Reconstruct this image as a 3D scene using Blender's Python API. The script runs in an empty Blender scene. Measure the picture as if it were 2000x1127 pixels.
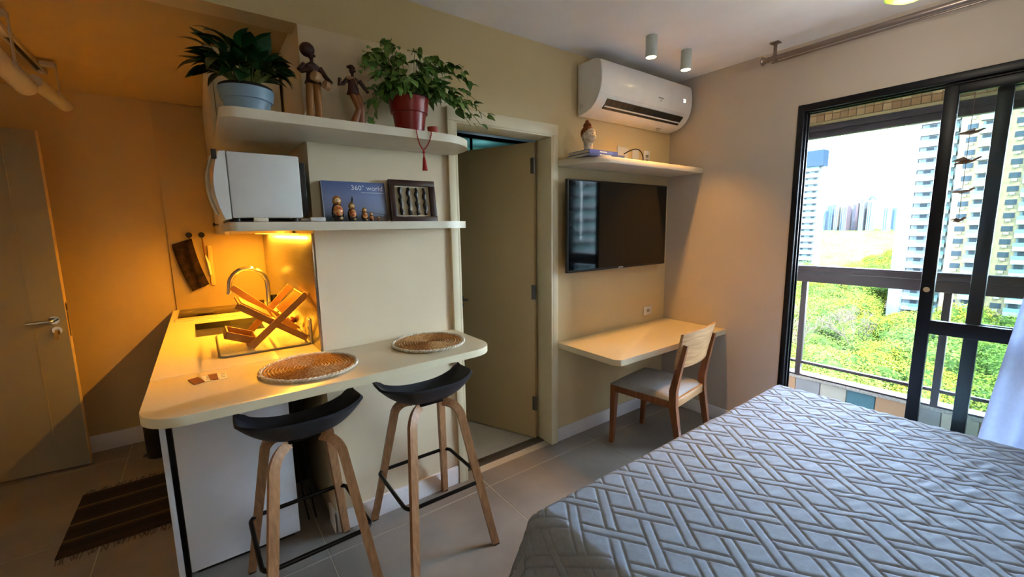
import bpy, bmesh, math, random
import numpy as np
from mathutils import Vector, Matrix, Quaternion, noise as mnoise
PI = math.pi
random.seed(7)
SC = bpy.context.scene
COL = SC.collection

# ---------------------------------------------------------------- camera
R = [[0.8061348, 0.0969070, -0.5837428], [-0.5915273, 0.1060332, -0.7992824], [-0.0155600, 0.9896292, 0.1428002]]
cam_d = bpy.data.cameras.new('camera')
cam_d.sensor_width = 36.0
cam_d.lens = 824.426 / 2000.0 * 36.0
cam_d.clip_start = 0.02
cam_d.clip_end = 4000
cam = bpy.data.objects.new('camera', cam_d)
COL.objects.link(cam)
m4 = Matrix(R).to_4x4()
m4.translation = Vector((0, -2.1, 1.51))
cam.matrix_world = m4
SC.camera = cam

# ---------------------------------------------------------------- view, sky, sun
SC.view_settings.view_transform = 'Standard'
SC.view_settings.look = 'None'
SC.view_settings.gamma = 1.0
SC.view_settings.use_curve_mapping = False
SC.view_settings.exposure = 1.4
W = bpy.data.worlds.new('sky')
SC.world = W
W.use_nodes = True
nt = W.node_tree
bgn = nt.nodes['Background']
tc = nt.nodes.new('ShaderNodeTexCoord')
sp = nt.nodes.new('ShaderNodeSeparateXYZ')
rp = nt.nodes.new('ShaderNodeValToRGB')
nt.links.new(tc.outputs['Generated'], sp.inputs[0])
nt.links.new(sp.outputs['Z'], rp.inputs[0])
nt.links.new(rp.outputs[0], bgn.inputs[0])
rp.color_ramp.elements[0].position = 0.0
rp.color_ramp.elements[0].color = (0.86, 0.92, 1.0, 1)
rp.color_ramp.elements[1].position = 0.9
rp.color_ramp.elements[1].color = (0.42, 0.60, 0.95, 1)
bgn.inputs[1].default_value = 23.0

def lamp(name, kind, loc, energy, color, **k):
    d = bpy.data.lights.new(name, kind)
    d.energy = energy
    d.color = color
    rot = k.pop('rot', None)
    aim = k.pop('aim', None)
    for a, v in k.items():
        setattr(d, a, v)
    o = bpy.data.objects.new(name, d)
    COL.objects.link(o)
    o.location = loc
    if aim is not None:
        o.rotation_euler = (Vector(aim) - Vector(loc)).to_track_quat('-Z', 'Y').to_euler()
    if rot:
        o.rotation_euler = rot
    return o

lamp('sun', 'SUN', (0, 0, 60), 18.0, (1.0, 0.95, 0.85), aim=(0.62, 0.42, 59.0), angle=0.01)
WARM = (1.0, 0.44, 0.03)
SPOTC = (1.0, 0.47, 0.10)
# strip of light under the wall cabinet, over the worktop
lamp('under_cabinet_strip', 'AREA', (0.345, 0.90, 1.492), 12.0, WARM, shape='RECTANGLE', size=0.02, size_y=1.40)
# two ceiling spots near the window
for sx in (2.262, 2.625):
    lamp('ceiling_spot_beam', 'SPOT', (sx, -0.41, 2.475), 20.0, SPOTC, spot_size=math.radians(86), spot_blend=0.65, shadow_soft_size=0.03)

# glass ceiling lamp over the bed
lamp('ceiling_lamp_bulb', 'POINT', (2.42, -1.56, 2.36), 3.0, (1.0, 0.88, 0.74), shadow_soft_size=0.06)

lamp('rear_fill_light', 'POINT', (0.4, -3.3, 2.2), 6.0, (1.0, 0.86, 0.70), shadow_soft_size=0.3)  # added fill behind the camera, no known fixture, brightens the room
lamp('bathroom_fill_light', 'POINT', (2.6, 2.0, 2.3), 0.7, (0.85, 0.95, 1.0), shadow_soft_size=0.08)  # added light without a fixture, lifts the dark bathroom behind the door

# ---------------------------------------------------------------- materials
def lin(h):
    h = h.lstrip('#')
    c = [int(h[i:i + 2], 16) / 255 for i in (0, 2, 4)]
    return tuple(x / 12.92 if x <= 0.04045 else ((x + 0.055) / 1.055) ** 2.4 for x in c) + (1,)

def M(name, hexc, rough=0.5, metal=0.0, hex2=None, ns=8.0, scale=(1, 1, 1), bump=0.0, bs=60.0, emit=0, alpha=None, trans=0, coat=0.0, detail=4.0, spec=None, ior=None):
    m = bpy.data.materials.new(name)
    m.use_nodes = True
    t = m.node_tree
    b = t.nodes['Principled BSDF']
    b.inputs['Roughness'].default_value = rough
    b.inputs['Metallic'].default_value = metal
    b.inputs['Base Color'].default_value = lin(hexc)
    if spec is not None:
        b.inputs['Specular IOR Level'].default_value = spec
    if ior:
        b.inputs['IOR'].default_value = ior
    if coat:
        b.inputs['Coat Weight'].default_value = coat
        b.inputs['Coat Roughness'].default_value = 0.08
    if trans:
        b.inputs['Transmission Weight'].default_value = trans
    if alpha is not None:
        b.inputs['Alpha'].default_value = alpha
    if emit:
        b.inputs['Emission Color'].default_value = lin(hexc)
        b.inputs['Emission Strength'].default_value = emit
    co = t.nodes.new('ShaderNodeTexCoord')
    mp = t.nodes.new('ShaderNodeMapping')
    mp.inputs['Scale'].default_value = scale
    t.links.new(co.outputs['Object'], mp.inputs[0])
    n = t.nodes.new('ShaderNodeTexNoise')
    n.inputs['Scale'].default_value = ns
    n.inputs['Detail'].default_value = detail
    t.links.new(mp.outputs[0], n.inputs[0])
    mx = t.nodes.new('ShaderNodeMix')
    mx.data_type = 'RGBA'
    c1 = lin(hexc)
    c2 = lin(hex2) if hex2 else tuple(x * 0.93 for x in c1[:3]) + (1,)
    mx.inputs['A'].default_value = c1
    mx.inputs['B'].default_value = c2
    rr = t.nodes.new('ShaderNodeMapRange')
    rr.inputs['From Min'].default_value = 0.35
    rr.inputs['From Max'].default_value = 0.65
    t.links.new(n.outputs[0], rr.inputs[0])
    t.links.new(rr.outputs[0], mx.inputs['Factor'])
    t.links.new(mx.outputs['Result'], b.inputs['Base Color'])
    if bump:
        n2 = t.nodes.new('ShaderNodeTexNoise')
        n2.inputs['Scale'].default_value = bs
        n2.inputs['Detail'].default_value = 3
        t.links.new(mp.outputs[0], n2.inputs[0])
        bp = t.nodes.new('ShaderNodeBump')
        bp.inputs['Strength'].default_value = bump
        bp.inputs['Distance'].default_value = 0.002
        t.links.new(n2.outputs[0], bp.inputs['Height'])
        t.links.new(bp.outputs[0], b.inputs['Normal'])
    return m

def grad_mat(name, stops, axis=2, rough=0.4, coat=0.3):
    m = bpy.data.materials.new(name)
    m.use_nodes = True
    t = m.node_tree
    b = t.nodes['Principled BSDF']
    b.inputs['Roughness'].default_value = rough
    b.inputs['Coat Weight'].default_value = coat
    co = t.nodes.new('ShaderNodeTexCoord')
    s = t.nodes.new('ShaderNodeSeparateXYZ')
    r = t.nodes.new('ShaderNodeValToRGB')
    t.links.new(co.outputs['Generated'], s.inputs[0])
    t.links.new(s.outputs[axis], r.inputs[0])
    el = r.color_ramp.elements
    while len(el) > 1:
        el.remove(el[0])
    for i, (p, c) in enumerate(stops):
        e = el[0] if i == 0 else el.new(p)
        e.position = p
        e.color = lin(c)
    t.links.new(r.outputs[0], b.inputs['Base Color'])
    return m

m_wall = M('khaki_wall_paint', '#d3c094', 0.85, ns=3, hex2='#cfbc90', bump=0.15, bs=180)
m_part = M('cream_wall_paint', '#e0d0b2', 0.8, ns=3, hex2='#dcccae', bump=0.15, bs=180)
m_wwall = M('greige_wall_paint', '#bcb2a6', 0.85, ns=3, hex2='#b8aea2', bump=0.15, bs=180)
m_ceil = M('ceiling_paint', '#f7f6f4', 0.9, ns=3, bump=0.1, bs=150)
m_hall = M('hall_wall_paint', '#c0a575', 0.75, ns=3, hex2='#bca171', bump=0.12, bs=160)
m_base = M('white_baseboard', '#e8e8ec', 0.4, ns=4)
m_casing = M('cream_door_casing', '#e0d5b2', 0.45, ns=4)
m_lac = M('cream_lacquer', '#e0d2b2', 0.32, ns=4, hex2='#dacfb0')
m_desk = M('cream_desk_lacquer', '#e0d2b0', 0.3, ns=4, hex2='#ddcfab')
m_shelf = M('ivory_shelf', '#ddd4be', 0.4, ns=4)
m_tile = M('grey_porcelain', '#928d87', 0.38, ns=3.2, hex2='#7e7a76', bump=0.15, bs=25, detail=8)
m_grout = M('pale_grout', '#c9c2b4', 0.8)
m_steel = M('brushed_steel', '#c9c4b8', 0.28, 1.0, ns=3, scale=(1, 1, 40), hex2='#bdb7aa')
m_chrome = M('chrome', '#d8d8d8', 0.08, 1.0)
m_blackmet = M('black_metal', '#0b0b0c', 0.35, 0.6)
m_frame = M('dark_window_aluminium', '#090a12', 0.42, 0.0, hex2='#0c0d16', spec=0.25)
m_bronze = M('bronze_balcony_aluminium', '#43383a', 0.4, 0.3)
m_white = M('white_plastic', '#e4e4e2', 0.22, coat=0.3)
m_whitef = M('white_laminate', '#dfe0e6', 0.35)
m_grey = M('grey_plastic', '#8b8b88', 0.45)
m_black = M('black_plastic', '#0c0c0d', 0.4)
m_mw = M('satin_white_enamel', '#dcdcda', 0.5)
m_screen = M('black_glass_screen', '#030304', 0.05, spec=0.5)
m_seat = M('charcoal_seat_plastic', '#22252d', 0.5, ns=30, hex2='#1e2129', bump=0.1, bs=400)
m_oak = M('oak_wood', '#a97b52', 0.45, ns=6, scale=(14, 14, 1.0), hex2='#8c6340', bump=0.2, bs=40)
m_walnut = M('brown_oak_wood', '#8a5127', 0.4, ns=5, scale=(10, 10, 1.0), hex2='#6a3a19', bump=0.15, bs=40)
m_backr = M('ash_veneer', '#bf9565', 0.42, ns=5, scale=(1.2, 4, 22), hex2='#a17748', bump=0.1, bs=30)
m_bamboo = M('bamboo', '#a9793f', 0.45, ns=5, scale=(3, 3, 3), hex2='#946530')
m_fabric = M('grey_linen_seat', '#a3a7ab', 0.85, ns=220, hex2='#8e9296', bump=0.4, bs=500)
m_quilt = M('grey_blue_quilt', '#949fae', 0.85, ns=60, hex2='#8c97a6', spec=0.2, bump=0.25, bs=320)
m_rope = M('seagrass_rope', '#cf9f63', 0.8, ns=190, hex2='#855628', bump=0.6, bs=220)
m_braid = M('white_cotton_braid', '#ece5d6', 0.85, ns=120, hex2='#c8beab', bump=0.4, bs=300)
m_curt = M('white_curtain_cloth', '#cdcde2', 0.8, ns=40, bump=0.1, bs=200)
m_rod = M('brushed_nickel_rod', '#8c7f78', 0.35, 0.8)
m_leafd = M('deep_green_leaf', '#16401d', 0.32, ns=12, hex2='#0f3016')
m_leafp = M('mid_green_leaf', '#5d8c3c', 0.4, ns=14, hex2='#45762f')
m_leafq = M('full_green_leaf', '#40702f', 0.4, ns=14, hex2='#305c24')
m_stem = M('green_stem', '#6a7d3a', 0.5)
m_soil = M('dark_soil', '#17110c', 0.95, ns=60, bump=1.0, bs=120)
m_bluepot = M('grey_blue_pot_glaze', '#7f9db4', 0.45, ns=6)
m_redpot = M('deep_red_pot_glaze', '#8a1713', 0.35, ns=6)
m_red = M('red_cord', '#a81c12', 0.6)
m_carved = M('painted_dark_wood', '#2c1210', 0.5, ns=25, hex2='#3c1a16')
m_carvedb = M('ochre_carved_wood', '#a5733a', 0.5, ns=14, hex2='#8d5c2a', scale=(4, 4, 1))
m_carvedr = M('russet_carved_wood', '#9a6230', 0.5, ns=14, hex2='#7d4820', scale=(4, 4, 1))
m_drum = M('tan_drum_skin', '#a9825a', 0.6)
m_frameb = M('dark_brown_frame_wood', '#2a1210', 0.35, ns=10, hex2='#33170f')
m_mat = M('pale_dish_mat', '#cfc8a8', 0.9, ns=90, hex2='#c0b895', bump=0.5, bs=300)
m_matedge = M('grey_mat_binding', '#77736a', 0.8)
m_navy = M('navy_book_cloth', '#35407c', 0.5)
m_blue2 = M('violet_blue_book', '#4a56a8', 0.4)
m_paper = M('book_paper', '#cfc6b2', 0.8)
m_txt = M('white_print', '#eceef2', 0.6)
m_greytxt = M('grey_print', '#6d6e72', 0.6)
m_towel = M('brown_patterned_cloth', '#4a2c2a', 0.9, ns=22, hex2='#0c0a12', bump=0.4, bs=200, detail=8)
m_brown = M('brown_card', '#7d3a1c', 0.6)
m_cream = M('cream_card', '#efe6cf', 0.6)
m_glassg = M('amber_jar_glass', '#7a5630', 0.1, trans=0.6)
m_teal = M('teal_lid', '#2f8a80', 0.4)
m_handled = M('hinge_steel', '#6e6e72', 0.35, 0.9)
m_bathc = M('bathroom_ceiling_paint', '#9db7c4', 0.8)
m_bathw = M('bathroom_tile', '#b7cfc8', 0.35)
m_bathfl = M('bathroom_floor_tile', '#6c6a64', 0.4, ns=5, hex2='#5e5c57')
m_door = M('taupe_door_lacquer', '#bfa97d', 0.42, ns=3, hex2='#bba57a')
m_edoor = M('grey_entrance_door_paint', '#8f8a7c', 0.5, ns=3)
m_dooredge = M('pale_door_edge', '#d6b98a', 0.5)

def glass(name, tint, rough=0.0):
    m = bpy.data.materials.new(name)
    m.use_nodes = True
    t = m.node_tree
    for n in list(t.nodes):
        if n.type != 'OUTPUT_MATERIAL':
            t.nodes.remove(n)
    out = t.nodes['Material Output']
    tr = t.nodes.new('ShaderNodeBsdfTransparent')
    tr.inputs[0].default_value = lin(tint)
    gl = t.nodes.new('ShaderNodeBsdfGlossy')
    gl.inputs['Roughness'].default_value = 0.03
    fr = t.nodes.new('ShaderNodeFresnel')
    fr.inputs[0].default_value = 1.4
    mx = t.nodes.new('ShaderNodeMixShader')
    t.links.new(fr.outputs[0], mx.inputs[0])
    t.links.new(tr.outputs[0], mx.inputs[1])
    t.links.new(gl.outputs[0], mx.inputs[2])
    t.links.new(mx.outputs[0], out.inputs[0])
    return m
m_glass = glass('clear_glass', '#eef4f2')
m_glassb = glass('faint_blue_glass', '#f2f8fa')

# ---------------------------------------------------------------- mesh helpers
ORG = {}
def finish(bm, name, mat, smooth_deg=32):
    bmesh.ops.recalc_face_normals(bm, faces=bm.faces)
    a = math.radians(smooth_deg)
    for f in bm.faces:
        f.smooth = True
    for e in bm.edges:
        if len(e.link_faces) == 2:
            e.smooth = e.calc_face_angle(0) < a
        else:
            e.smooth = True
    me = bpy.data.meshes.new(name)
    bm.to_mesh(me)
    bm.free()
    for m in (mat if isinstance(mat, (list, tuple)) else [mat]):
        me.materials.append(m)
    return me

def props(o, label=None, cat=None, group=None, kind=None):
    if label: o['label'] = label
    if cat: o['category'] = cat
    if group: o['group'] = group
    if kind: o['kind'] = kind
    return o

def ob(name, bm, mat, par=None, label=None, cat=None, group=None, kind=None, smooth=32):
    me = bm if isinstance(bm, bpy.types.Mesh) else finish(bm, name, mat, smooth)
    o = bpy.data.objects.new(name, me)
    COL.objects.link(o)
    if par is not None:
        org = ORG[par.name]
        me.transform(Matrix.Translation(-org))
        o.parent = par
        ORG[o.name] = org
    else:
        vs = [v.co for v in me.vertices]
        lo = [min(v[i] for v in vs) for i in range(3)]
        hi = [max(v[i] for v in vs) for i in range(3)]
        org = Vector(((lo[0] + hi[0]) / 2, (lo[1] + hi[1]) / 2, lo[2]))
        me.transform(Matrix.Translation(-org))
        o.location = org
        ORG[o.name] = org
    props(o, label, cat, group, kind)
    return o

def T(name, label, cat, loc=(0, 0, 0), group=None):
    o = bpy.data.objects.new(name, None)
    COL.objects.link(o)
    o.empty_display_size = 0.05
    o.location = loc
    ORG[o.name] = Vector(loc)
    props(o, label, cat, group)
    return o

def inst(name, me, par, loc=(0, 0, 0), rot=None, scale=None, mat4=None):
    o = bpy.data.objects.new(name, me)
    COL.objects.link(o)
    o.parent = par
    if mat4 is not None:
        o.matrix_local = mat4
    else:
        o.location = loc
        if rot is not None: o.rotation_euler = rot
        if scale is not None: o.scale = scale
    return o

def copy_tree(o, parent=None):
    c = o.copy()
    COL.objects.link(c)
    c.parent = parent
    for ch in list(o.children):
        copy_tree(ch, c)
    return c

def B():
    return bmesh.new()

def box(bm, a, b, bev=0.0, mi=0, seg=2, rot=None, piv=None):
    a, b = Vector(a), Vector(b)
    c = (a + b) / 2
    d = b - a
    r = bmesh.ops.create_cube(bm, size=1.0, matrix=Matrix.Translation(c) @ Matrix.Diagonal((abs(d.x), abs(d.y), abs(d.z), 1)))
    vs = r['verts']
    if bev > 0:
        es = list({e for v in vs for e in v.link_edges})
        rr = bmesh.ops.bevel(bm, geom=es, offset=bev, segments=seg, profile=0.5, affect='EDGES')
        vs = list({v for f in rr['faces'] for v in f.verts} | {v for v in vs if v.is_valid})
    if rot is not None:
        p = Vector(piv) if piv is not None else c
        bmesh.ops.transform(bm, matrix=Matrix.Translation(p) @ rot.to_4x4() @ Matrix.Translation(-p), verts=vs)
    if mi:
        for v in vs:
            for f in v.link_faces: f.material_index = mi
    return vs

def ring(bm, c, u, v, r, n, ry=None, ph=0.0):
    ry = r if ry is None else ry
    return [bm.verts.new(c + u * (r * math.cos(2 * PI * i / n + ph)) + v * (ry * math.sin(2 * PI * i / n + ph))) for i in range(n)]

def bridge(bm, a, b, mi=0):
    n = len(a)
    for i in range(n):
        f = bm.faces.new((a[i], a[(i + 1) % n], b[(i + 1) % n], b[i]))
        f.material_index = mi

def tube(bm, pts, rs, n=8, closed=False, cap=True, flat=1.0, up=None, mi=0, square=False):
    pts = [Vector(p) for p in pts]
    N = len(pts)
    if not isinstance(rs, (list, tuple)): rs = [rs] * N
    tans = []
    for i in range(N):
        if closed:
            t = pts[(i + 1) % N] - pts[i - 1]
        else:
            t = pts[min(i + 1, N - 1)] - pts[max(i - 1, 0)]
        tans.append(t.normalized())
    u = Vector(up) if up is not None else (Vector((0, 0, 1)) if abs(tans[0].z) < 0.9 else Vector((1, 0, 0)))
    rings = []
    for i in range(N):
        t = tans[i]
        u = (u - t * u.dot(t))
        if u.length < 1e-6:
            u = t.orthogonal()
        u.normalize()
        v = t.cross(u)
        if square:
            r = rs[i]
            rings.append([bm.verts.new(pts[i] + u * (sx * r * flat) + v * (sy * r)) for sx, sy in ((1, 1), (-1, 1), (-1, -1), (1, -1))])
        else:
            rings.append(ring(bm, pts[i], u, v, rs[i] * flat, n, rs[i]))
    for i in range(N - 1 + (1 if closed else 0)):
        bridge(bm, rings[i], rings[(i + 1) % N], mi)
    if cap and not closed:
        for rg, rev in ((rings[0], True), (rings[-1], False)):
            f = bm.faces.new(list(reversed(rg)) if rev else rg)
            f.material_index = mi
    return rings

def cyl(bm, p0, p1, r, r1=None, n=20, mi=0):
    return tube(bm, [p0, p1], [r, r if r1 is None else r1], n=n, mi=mi)

def lathe(bm, prof, c=(0, 0, 0), n=32, mi=0, close=True, sx=1.0, sy=1.0):
    c = Vector(c)
    rings = []
    for r, z in prof:
        rings.append(ring(bm, c + Vector((0, 0, z)), Vector((sx, 0, 0)), Vector((0, sy, 0)), max(r, 1e-4), n))
    for i in range(len(rings) - 1):
        bridge(bm, rings[i], rings[i + 1], mi)
    if close:
        if prof[0][0] > 1e-3 or True:
            bm.faces.new(list(reversed(rings[0]))).material_index = mi
            bm.faces.new(rings[-1]).material_index = mi
    return rings

def prism(bm, poly, z0, z1, bev=0.0, mi=0):
    lo = [bm.verts.new((x, y, z0)) for x, y in poly]
    hi = [bm.verts.new((x, y, z1)) for x, y in poly]
    n = len(poly)
    f1 = bm.faces.new(list(reversed(lo)))
    f2 = bm.faces.new(hi)
    bridge(bm, lo, hi, mi)
    f1.material_index = f2.material_index = mi
    if bev:
        es = [e for f in (f1, f2) for e in f.edges]
        bmesh.ops.bevel(bm, geom=es, offset=bev, segments=2, profile=0.5, affect='EDGES')

def prism_axis(bm, poly, a0, a1, axis, mi=0):
    # poly in the plane normal to axis: axis 0 -> (y,z), axis 1 -> (x,z)
    def P(p, a):
        return (a, p[0], p[1]) if axis == 0 else (p[0], a, p[1])
    lo = [bm.verts.new(P(p, a0)) for p in poly]
    hi = [bm.verts.new(P(p, a1)) for p in poly]
    for f in (bm.faces.new(list(reversed(lo))), bm.faces.new(hi)): f.material_index = mi
    bridge(bm, lo, hi, mi)

def arc(cx, cy, r, a0, a1, n=8):
    return [(cx + r * math.cos(math.radians(a0 + (a1 - a0) * i / n)), cy + r * math.sin(math.radians(a0 + (a1 - a0) * i / n))) for i in range(n + 1)]

def sphere(bm, c, r, sx=1, sy=1, sz=1, u=16, v=10, mi=0, rot=None):
    m = Matrix.Translation(Vector(c)) @ (rot.to_4x4() if rot is not None else Matrix.Identity(4)) @ Matrix.Diagonal((sx, sy, sz, 1))
    rr = bmesh.ops.create_uvsphere(bm, u_segments=u, v_segments=v, radius=r, matrix=m)
    if mi:
        for vv in rr['verts']:
            for f in vv.link_faces: f.material_index = mi
    return rr['verts']

def bez(p0, p1, p2, n=8):
    p0, p1, p2 = Vector(p0), Vector(p1), Vector(p2)
    return [(1 - t) ** 2 * p0 + 2 * t * (1 - t) * p1 + t * t * p2 for t in [i / n for i in range(n + 1)]]

def textmesh(s, size, mtx, mat, name, par=None, ext=0.0004, **k):
    cu = bpy.data.curves.new(name, 'FONT')
    cu.body = s
    cu.size = size
    cu.extrude = ext
    cu.align_x = k.pop('ax', 'CENTER')
    cu.resolution_u = 2
    t = bpy.data.objects.new('text_source', cu)
    COL.objects.link(t)
    dg = bpy.context.evaluated_depsgraph_get()
    me = bpy.data.meshes.new_from_object(t.evaluated_get(dg))
    bpy.data.objects.remove(t)
    bpy.data.curves.remove(cu)
    me.transform(mtx)
    me.materials.clear()
    me.materials.append(mat)
    return ob(name, me, mat, par, **k)

def frame_mtx(o, x, y):
    x, y = Vector(x).normalized(), Vector(y).normalized()
    z = x.cross(y)
    m = Matrix((x, y, z)).transposed().to_4x4()
    m.translation = Vector(o)
    return m

# ================================================================ SETTING
CZ = 2.615
def st(name, bm, mat, par=None, **k):
    o = ob(name, bm, mat, par, kind='structure' if par is None else None, **k)
    return o

# floor slab and tiles
b = B(); box(b, (-1.9, -4.3, -0.12), (3.2, 2.0, -0.002)); floor = st('floor', b, m_grout)
tx = [0.348 + 0.89 * k for k in range(-3, 4)]
ty = [-0.15 + 0.89 * k for k in range(-5, 3)]
for i in range(len(tx)):
    for j in range(len(ty)):
        x0, x1, y0, y1 = tx[i], tx[i] + 0.89, ty[j], ty[j] + 0.89
        x1 = min(x1, 3.13); x0 = max(x0, -1.88); y1 = min(y1, 1.87); y0 = max(y0, -4.2)
        if x1 - x0 < 0.05 or y1 - y0 < 0.05: continue
        # only the part beside the bathroom belongs to this floor
        if y0 > -0.2 and x0 > 1.2:
            y1 = min(y1, 0.0)
            if y1 - y0 < 0.02: continue
        bb = B(); box(bb, (x0 + 0.002, y0 + 0.002, -0.008), (x1 - 0.002, y1 - 0.002, 0.0), 0.0015, seg=1)
        ob('floor_tile', bb, m_tile, floor)

b = B(); box(b, (-1.9, -4.3, CZ), (3.35, 0.15, CZ + 0.15)); st('ceiling', b, m_ceil)
b = B(); box(b, (-1.9, 0.10, 2.42), (0.6, 2.1, 2.60)); st('ceiling_hall', b, m_hall)
# main wall: header over kitchen niche, partition, door header, tv wall
b = B(); box(b, (-1.9, 0.0, 2.385), (0.42, 0.12, CZ)); box(b, (0.42, 0.0, 2.385), (1.14, 0.12, CZ)); box(b, (1.14, 0, 2.08), (1.87, 0.12, CZ))
box(b, (1.87, 0, 0), (3.135, 0.12, CZ)); st('wall_main', b, m_wall)
b = B(); box(b, (0.42, 0.0, 0.0), (1.14, 0.12, 2.385)); box(b, (0.42, 0.12, 0.0), (0.54, 1.87, 2.42)); st('wall_partition', b, m_part)
b = B(); box(b, (-1.9, 1.87, 0), (0.54, 2.0, 2.6)); st('wall_hall', b, m_hall)
b = B(); box(b, (-1.9, -4.3, 0), (-1.75, 2.0, 2.65)); st('wall_left', b, m_part)
b = B(); box(b, (-1.9, -4.3, 0), (3.3, -4.15, 2.65)); st('wall_rear', b, M('taupe_rear_wall_paint', '#93866f', 0.85, ns=3))
b = B(); box(b, (3.135, -0.917, 0), (3.285, 0.12, CZ)); box(b, (3.135, -3.35, 2.243), (3.285, -0.917, CZ)); box(b, (3.135, -4.3, 0), (3.285, -3.35, CZ)); st('wall_right', b, m_wwall)
# bathroom
b = B(); box(b, (0.54, 0.12, -0.10), (3.3, 2.4, -0.006)); st('floor_bathroom', b, m_bathfl)
b = B(); box(b, (1.10, 0.06, -0.006), (1.86, 0.135, 0.004), 0.002); st('trim_1', b, M('dark_threshold_stone', '#4a4640', 0.4))
b = B(); box(b, (0.54, 0.12, 2.45), (3.3, 2.4, 2.5)); box(b, (1.9, 1.0, 2.43), (1.915, 2.3, 2.45)); st('ceiling_bathroom', b, m_bathc)
b = B(); box(b, (0.44, 2.0, 0), (0.54, 2.4, 2.5)); box(b, (0.54, 2.3, 0), (3.3, 2.4, 2.5)); box(b, (3.2, 0.12, 0), (3.3, 2.3, 2.5)); st('wall_bathroom', b, m_bathw)
for k in range(6):
    pass
# baseboards
b = B(); box(b, (1.91, -0.016, 0), (3.135, 0.0, 0.097), 0.003); st('baseboard_main', b, m_base)
b = B(); box(b, (0.405, -0.016, 0), (1.108, 0.0, 0.11), 0.003); box(b, (0.404, -0.016, 0), (0.42, 0.10, 0.11), 0.003); st('baseboard_partition', b, m_base)
b = B(); box(b, (-1.75, 1.854, 0), (-0.25, 1.87, 0.12), 0.003); st('baseboard_hall', b, m_base)
b = B(); box(b, (3.119, -0.91, 0), (3.135, -0.02, 0.097), 0.003); st('baseboard_right', b, m_base)

# bathroom door: casing (trim) and leaf
tr = B()
box(tr, (1.112, -0.022, 0), (1.155, 0.0, 2.0815), 0.002)
box(tr, (1.1555, -0.0215, 0.0), (1.168, 0.135, 2.0715), 0.001)
box(tr, (1.857, -0.022, 0), (1.902, 0.0, 2.0815), 0.002)
box(tr, (1.842, -0.0215, 0.0), (1.8565, 0.135, 2.0715), 0.001)
box(tr, (1.112, -0.0225, 2.082), (1.902, 0.0, 2.15), 0.003)
box(tr, (1.156, -0.0212, 2.072), (1.856, 0.135, 2.0815), 0.001)
st('trim_2', tr, m_casing)
hx, hy = 1.838, 0.128
ang = math.atan2(0.92, -0.39)
d1 = T('door_1', None, None, (hx, hy, 0)); d1['kind'] = 'structure'
def dl(x0, x1, y0, y1, z0, z1, bev=0.002, bm=None):
    bm = bm or B()
    box(bm, (hx + x0, hy + y0, z0), (hx + x1, hy + y1, z1), bev); return bm
ob('door_leaf', dl(0.0, 0.70, -0.0, 0.035, 0.008, 2.06), m_door, d1)
hb = B(); L0 = Vector((hx, hy, 0))
for (r_, z_) in ((0.026, 0.985), (0.024, 0.925)):
    cyl(hb, L0 + Vector((0.632, 0.035, z_)), L0 + Vector((0.632, 0.042, z_)), r_, n=20)
tube(hb, [L0 + Vector((0.632, 0.04, 0.985)), L0 + Vector((0.632, 0.08, 0.985)), L0 + Vector((0.62, 0.088, 0.985)), L0 + Vector((0.53, 0.088, 0.985))], 0.009, n=10)
ob('door_handle', hb, m_handled, d1, label='dark steel lever handle')
for z in (0.22, 1.02, 1.86):
    hb = B(); box(hb, (hx - 0.006, hy - 0.012 + 0.035, z), (hx + 0.02, hy + 0.04, z + 0.10), 0.001); cyl(hb, (hx - 0.008, hy + 0.038, z), (hx - 0.008, hy + 0.038, z + 0.10), 0.007, n=10)
    ob('hinge', hb, m_handled, d1)
d1.rotation_euler.z = ang
# glass shower screen glimpsed above the open door
gt = T('shower_screen', 'greenish glass shower screen glimpsed above the open bathroom door', 'shower screen', (2.3, 1.25, 0))
b = B(); box(b, (1.2, 1.25, 0.05), (3.19, 1.258, 2.3)); ob('glass_panel', b, glass('green_glass', '#bfe0d8'), gt)
b = B(); box(b, (1.2, 1.24, 2.3), (3.19, 1.27, 2.33)); box(b, (2.02, 1.24, 0.0), (2.03, 1.27, 2.3)); ob('glass_frame', b, m_blackmet, gt)

# ---- balcony door (window_1)
w1 = T('window_1', None, None, (3.2, -2.1, 0)); w1['kind'] = 'structure'
b = B()
box(b, (3.125, -0.952, 0.0), (3.225, -0.917, 2.243), 0.004)
box(b, (3.126, -3.34, 2.200), (3.262, -0.94, 2.242), 0.004)
box(b, (3.125, -3.35, 0.0), (3.29, -3.29, 2.243), 0.004)
box(b, (3.125, -3.35, -0.005), (3.29, -0.93, 0.02), 0.002)
box(b, (3.150, -0.962, 0.02), (3.158, -0.950, 2.205), 0.001)
box(b, (3.192, -0.962, 0.02), (3.200, -0.950, 2.205), 0.001)
box(b, (3.150, -3.3, 2.19), (3.156, -0.953, 2.203), 0.001)
box(b, (3.197, -3.3, 2.19), (3.212, -0.953, 2.203), 0.001)
ob('window_frame', b, m_frame, w1)
def leaf(x, ya, yb, name):
    # sliding leaf: stiles, rails, mid rail, glass, lock
    bb = B()
    box(bb, (x - 0.018, ya - 0.055, 0.02), (x + 0.018, ya, 2.198), 0.004)
    box(bb, (x - 0.018, yb, 0.02), (x + 0.018, yb + 0.055, 2.198), 0.004)
    box(bb, (x - 0.016, yb + 0.003, 0.022), (x + 0.016, ya - 0.003, 0.10), 0.004)
    box(bb, (x - 0.016, yb + 0.003, 2.145), (x + 0.016, ya - 0.003, 2.196), 0.004)
    box(bb, (x - 0.016, yb + 0.003, 0.90), (x + 0.016, ya - 0.003, 0.975), 0.004)
    fr = ob(name, bb, m_frame, w1)
    for z0, z1 in ((0.10, 0.90), (0.975, 2.145)):
        g = B(); box(g, (x - 0.003, yb + 0.05, z0 - 0.01), (x + 0.003, ya - 0.05, z1 + 0.01)); ob('glass_pane', g, m_glass, fr)
    return fr
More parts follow.
